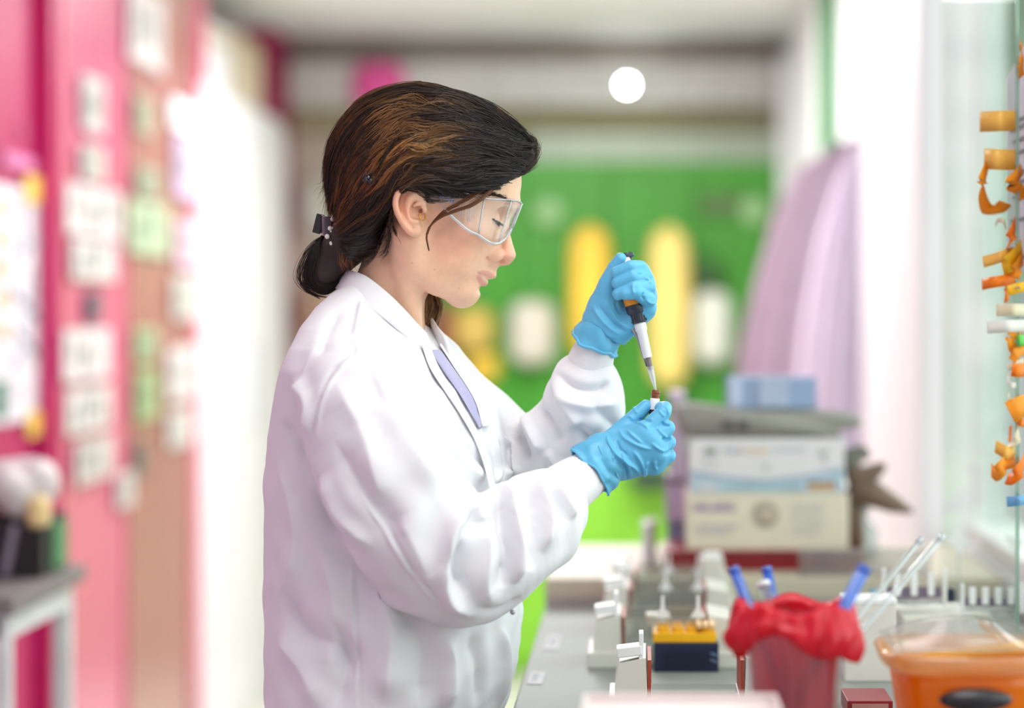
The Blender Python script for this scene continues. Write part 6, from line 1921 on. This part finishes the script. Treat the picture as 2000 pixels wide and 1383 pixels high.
# ================================================================== PIPETTE AND VIAL
OR = mat('orange_plastic', (246, 158, 20), 0.35, var=0.03)
DK = mat('anthracite_plastic', (44, 50, 66), 0.4, var=0.05)
WP = mat('white_plastic', (232, 234, 240), 0.35, var=0.02)
ST = mat('polished_steel', (150, 152, 158), 0.25, metal=0.9)
TIPM = clear_mat('frosted_tip', (235, 238, 245), 0.15, 0.5, 0.2, 0.45, (240, 242, 250))
pa, pb2 = Vector(to_world(P(1217, 497, 2))), Vector(to_world(P(1281, 764, -21)))
axis = (pb2 - pa); plen = axis.length; axis.normalize()
pip = empty('micropipette', tuple(pa))
xax = Vector((1, 0, 0)); xax = (xax - axis * xax.dot(axis)).normalized(); yax = axis.cross(xax)
RP = Matrix((xax, yax, axis)).transposed()               # local z runs down the pipette
u_ = 1.0 / S
def ring(prof, name, m, dx=0, dy=0, n=28):
    return MB().lathe([(r * u_, z * u_) for r, z in prof], RP @ Vector((dx * u_, dy * u_, 0)), n, RP).build(name, m, pip, 'auto')
ring([(0, -2), (13, -1.5), (15, 2), (15, 7), (9, 9), (8, 20), (0, 20)], 'button', DK, 6, -6)
ring([(0, 8), (11, 8), (12, 14), (12, 30), (0, 30)], 'neck', WP, 0, 0)
ring([(0, 18), (17, 19), (20, 26), (20.5, 70), (20.5, 92), (20, 104), (0, 104)], 'handle', OR)
MB().box(RP @ Vector((-16 * u_, 0, 22 * u_)), (26 * u_, 14 * u_, 8 * u_), bev=3 * u_, rot=RP).build('finger_hook', OR, pip)
ring([(0, 100), (20.3, 102), (20.6, 106), (19, 118), (16, 121), (0, 121)], 'lower_grip', DK)
kn = MB()
prof_k = []
for z, r in ((116, 15), (118, 16), (136, 15.5), (139, 14), (139, 0)):
    prof_k.append((r * u_, z * u_))
kn.lathe([(0, 116 * u_)] + prof_k, (0, 0, 0), 36, RP)
knob = kn.build('volume_knob', DK, pip)
for k in range(18):
    a = 2 * math.pi * k / 18
    MB().box(RP @ Vector((15.8 * u_ * math.cos(a), 15.8 * u_ * math.sin(a), 127 * u_)), (1.6 * u_, 1.6 * u_, 17 * u_), rot=RP @ Matrix.Rotation(a, 3, 'Z')).build('grip_rib', DK, knob)
ring([(0, 136), (11, 137), (12, 140), (12, 152), (10, 156), (8.6, 205), (8, 208), (0, 208)], 'shaft', WP)
ring([(0, 204), (5.6, 205), (5, 232), (0, 233)], 'nose_cone', mat('grey_plastic', (120, 112, 114), 0.4))
MB().tube([RP @ Vector((x * u_, y * u_, z * u_)) for x, y, z in ((-16, 0, 128), (-15, -2, 148), (-11, -2, 165), (-8.8, -2, 200), (-6, -2, 224))], [4.5 * u_, 4 * u_, 2 * u_, 1.6 * u_, 1.4 * u_], 8).build('tip_ejector', ST, pip, True)
ring([(6.4, 226), (6.2, 232), (5, 250), (2.4, 268), (1.2, (plen * S) + 2)], 'tip', TIPM)
tag(pip, 'orange and dark grey micropipette with white shaft held in the upper glove', 'pipette')

AMB = mat('amber_plastic', (150, 74, 30), 0.25, var=0.06, trans=0.25)
LBL = mat('white_label', (240, 240, 242), 0.6)
DRK = mat('dark_liquid', (46, 24, 40), 0.25)
va = Vector(to_world(P(1281, 762, -21))); vax = Vector((-0.10, 0.0, -1)).normalized()
vial = empty('vial', tuple(va))
xa2 = (Vector((1, 0, 0)) - vax * vax.x).normalized(); RV = Matrix((xa2, vax.cross(xa2), vax)).transposed()
def vr(prof, name, m): return MB().lathe([(r * u_, z * u_) for r, z in prof], (0, 0, 0), 24, RV).build(name, m, vial, 'auto')
vr([(6, 4), (6.2, 0), (7.6, 0), (7.8, 3), (8.6, 4), (8.6, 5.5), (7.8, 6.5), (7.8, 8), (8.8, 9), (8.8, 11), (7.6, 12), (7.6, 17), (6, 17), (6, 4)], 'threaded_neck', AMB)
vr([(0, 16), (8.4, 16), (9.2, 18), (9.2, 38), (0, 38)], 'label', LBL)
vr([(0, 37), (9, 37.5), (9, 58), (6, 62), (0, 62)], 'body', DRK)
for k, w_ in enumerate((7, 4)):
    MB().box(RV @ Vector(((1 + k) * u_, -9.3 * u_, (22 + 4 * k) * u_)), (w_ * u_, 0.5 * u_, 1.1 * u_), rot=RV).build('print_line', DK, vial)
tag(vial, 'tiny amber necked vial with white label pinched between gloved fingertips', 'vial')
# ------------------------------------------------------------------ origins at each thing's base
bpy.context.view_layer.update()
for o in list(SC.objects):
    if o.type == 'MESH' and o.parent is None and o.data.users == 1 and o.location.length < 1e-9 and o.rotation_euler.to_quaternion().angle < 1e-6:
        n_ = len(o.data.vertices)
        co = np.empty(n_ * 3, np.float32); o.data.vertices.foreach_get('co', co); co = co.reshape(-1, 3)
        c_ = (co.min(0) + co.max(0)) / 2; c_[2] = co[:, 2].min()
        o.data.vertices.foreach_set('co', (co - c_).ravel()); o.data.update()
        o.location = c_.tolist()
        for ch in o.children:
            ch.location = ch.location - Vector(c_.tolist())
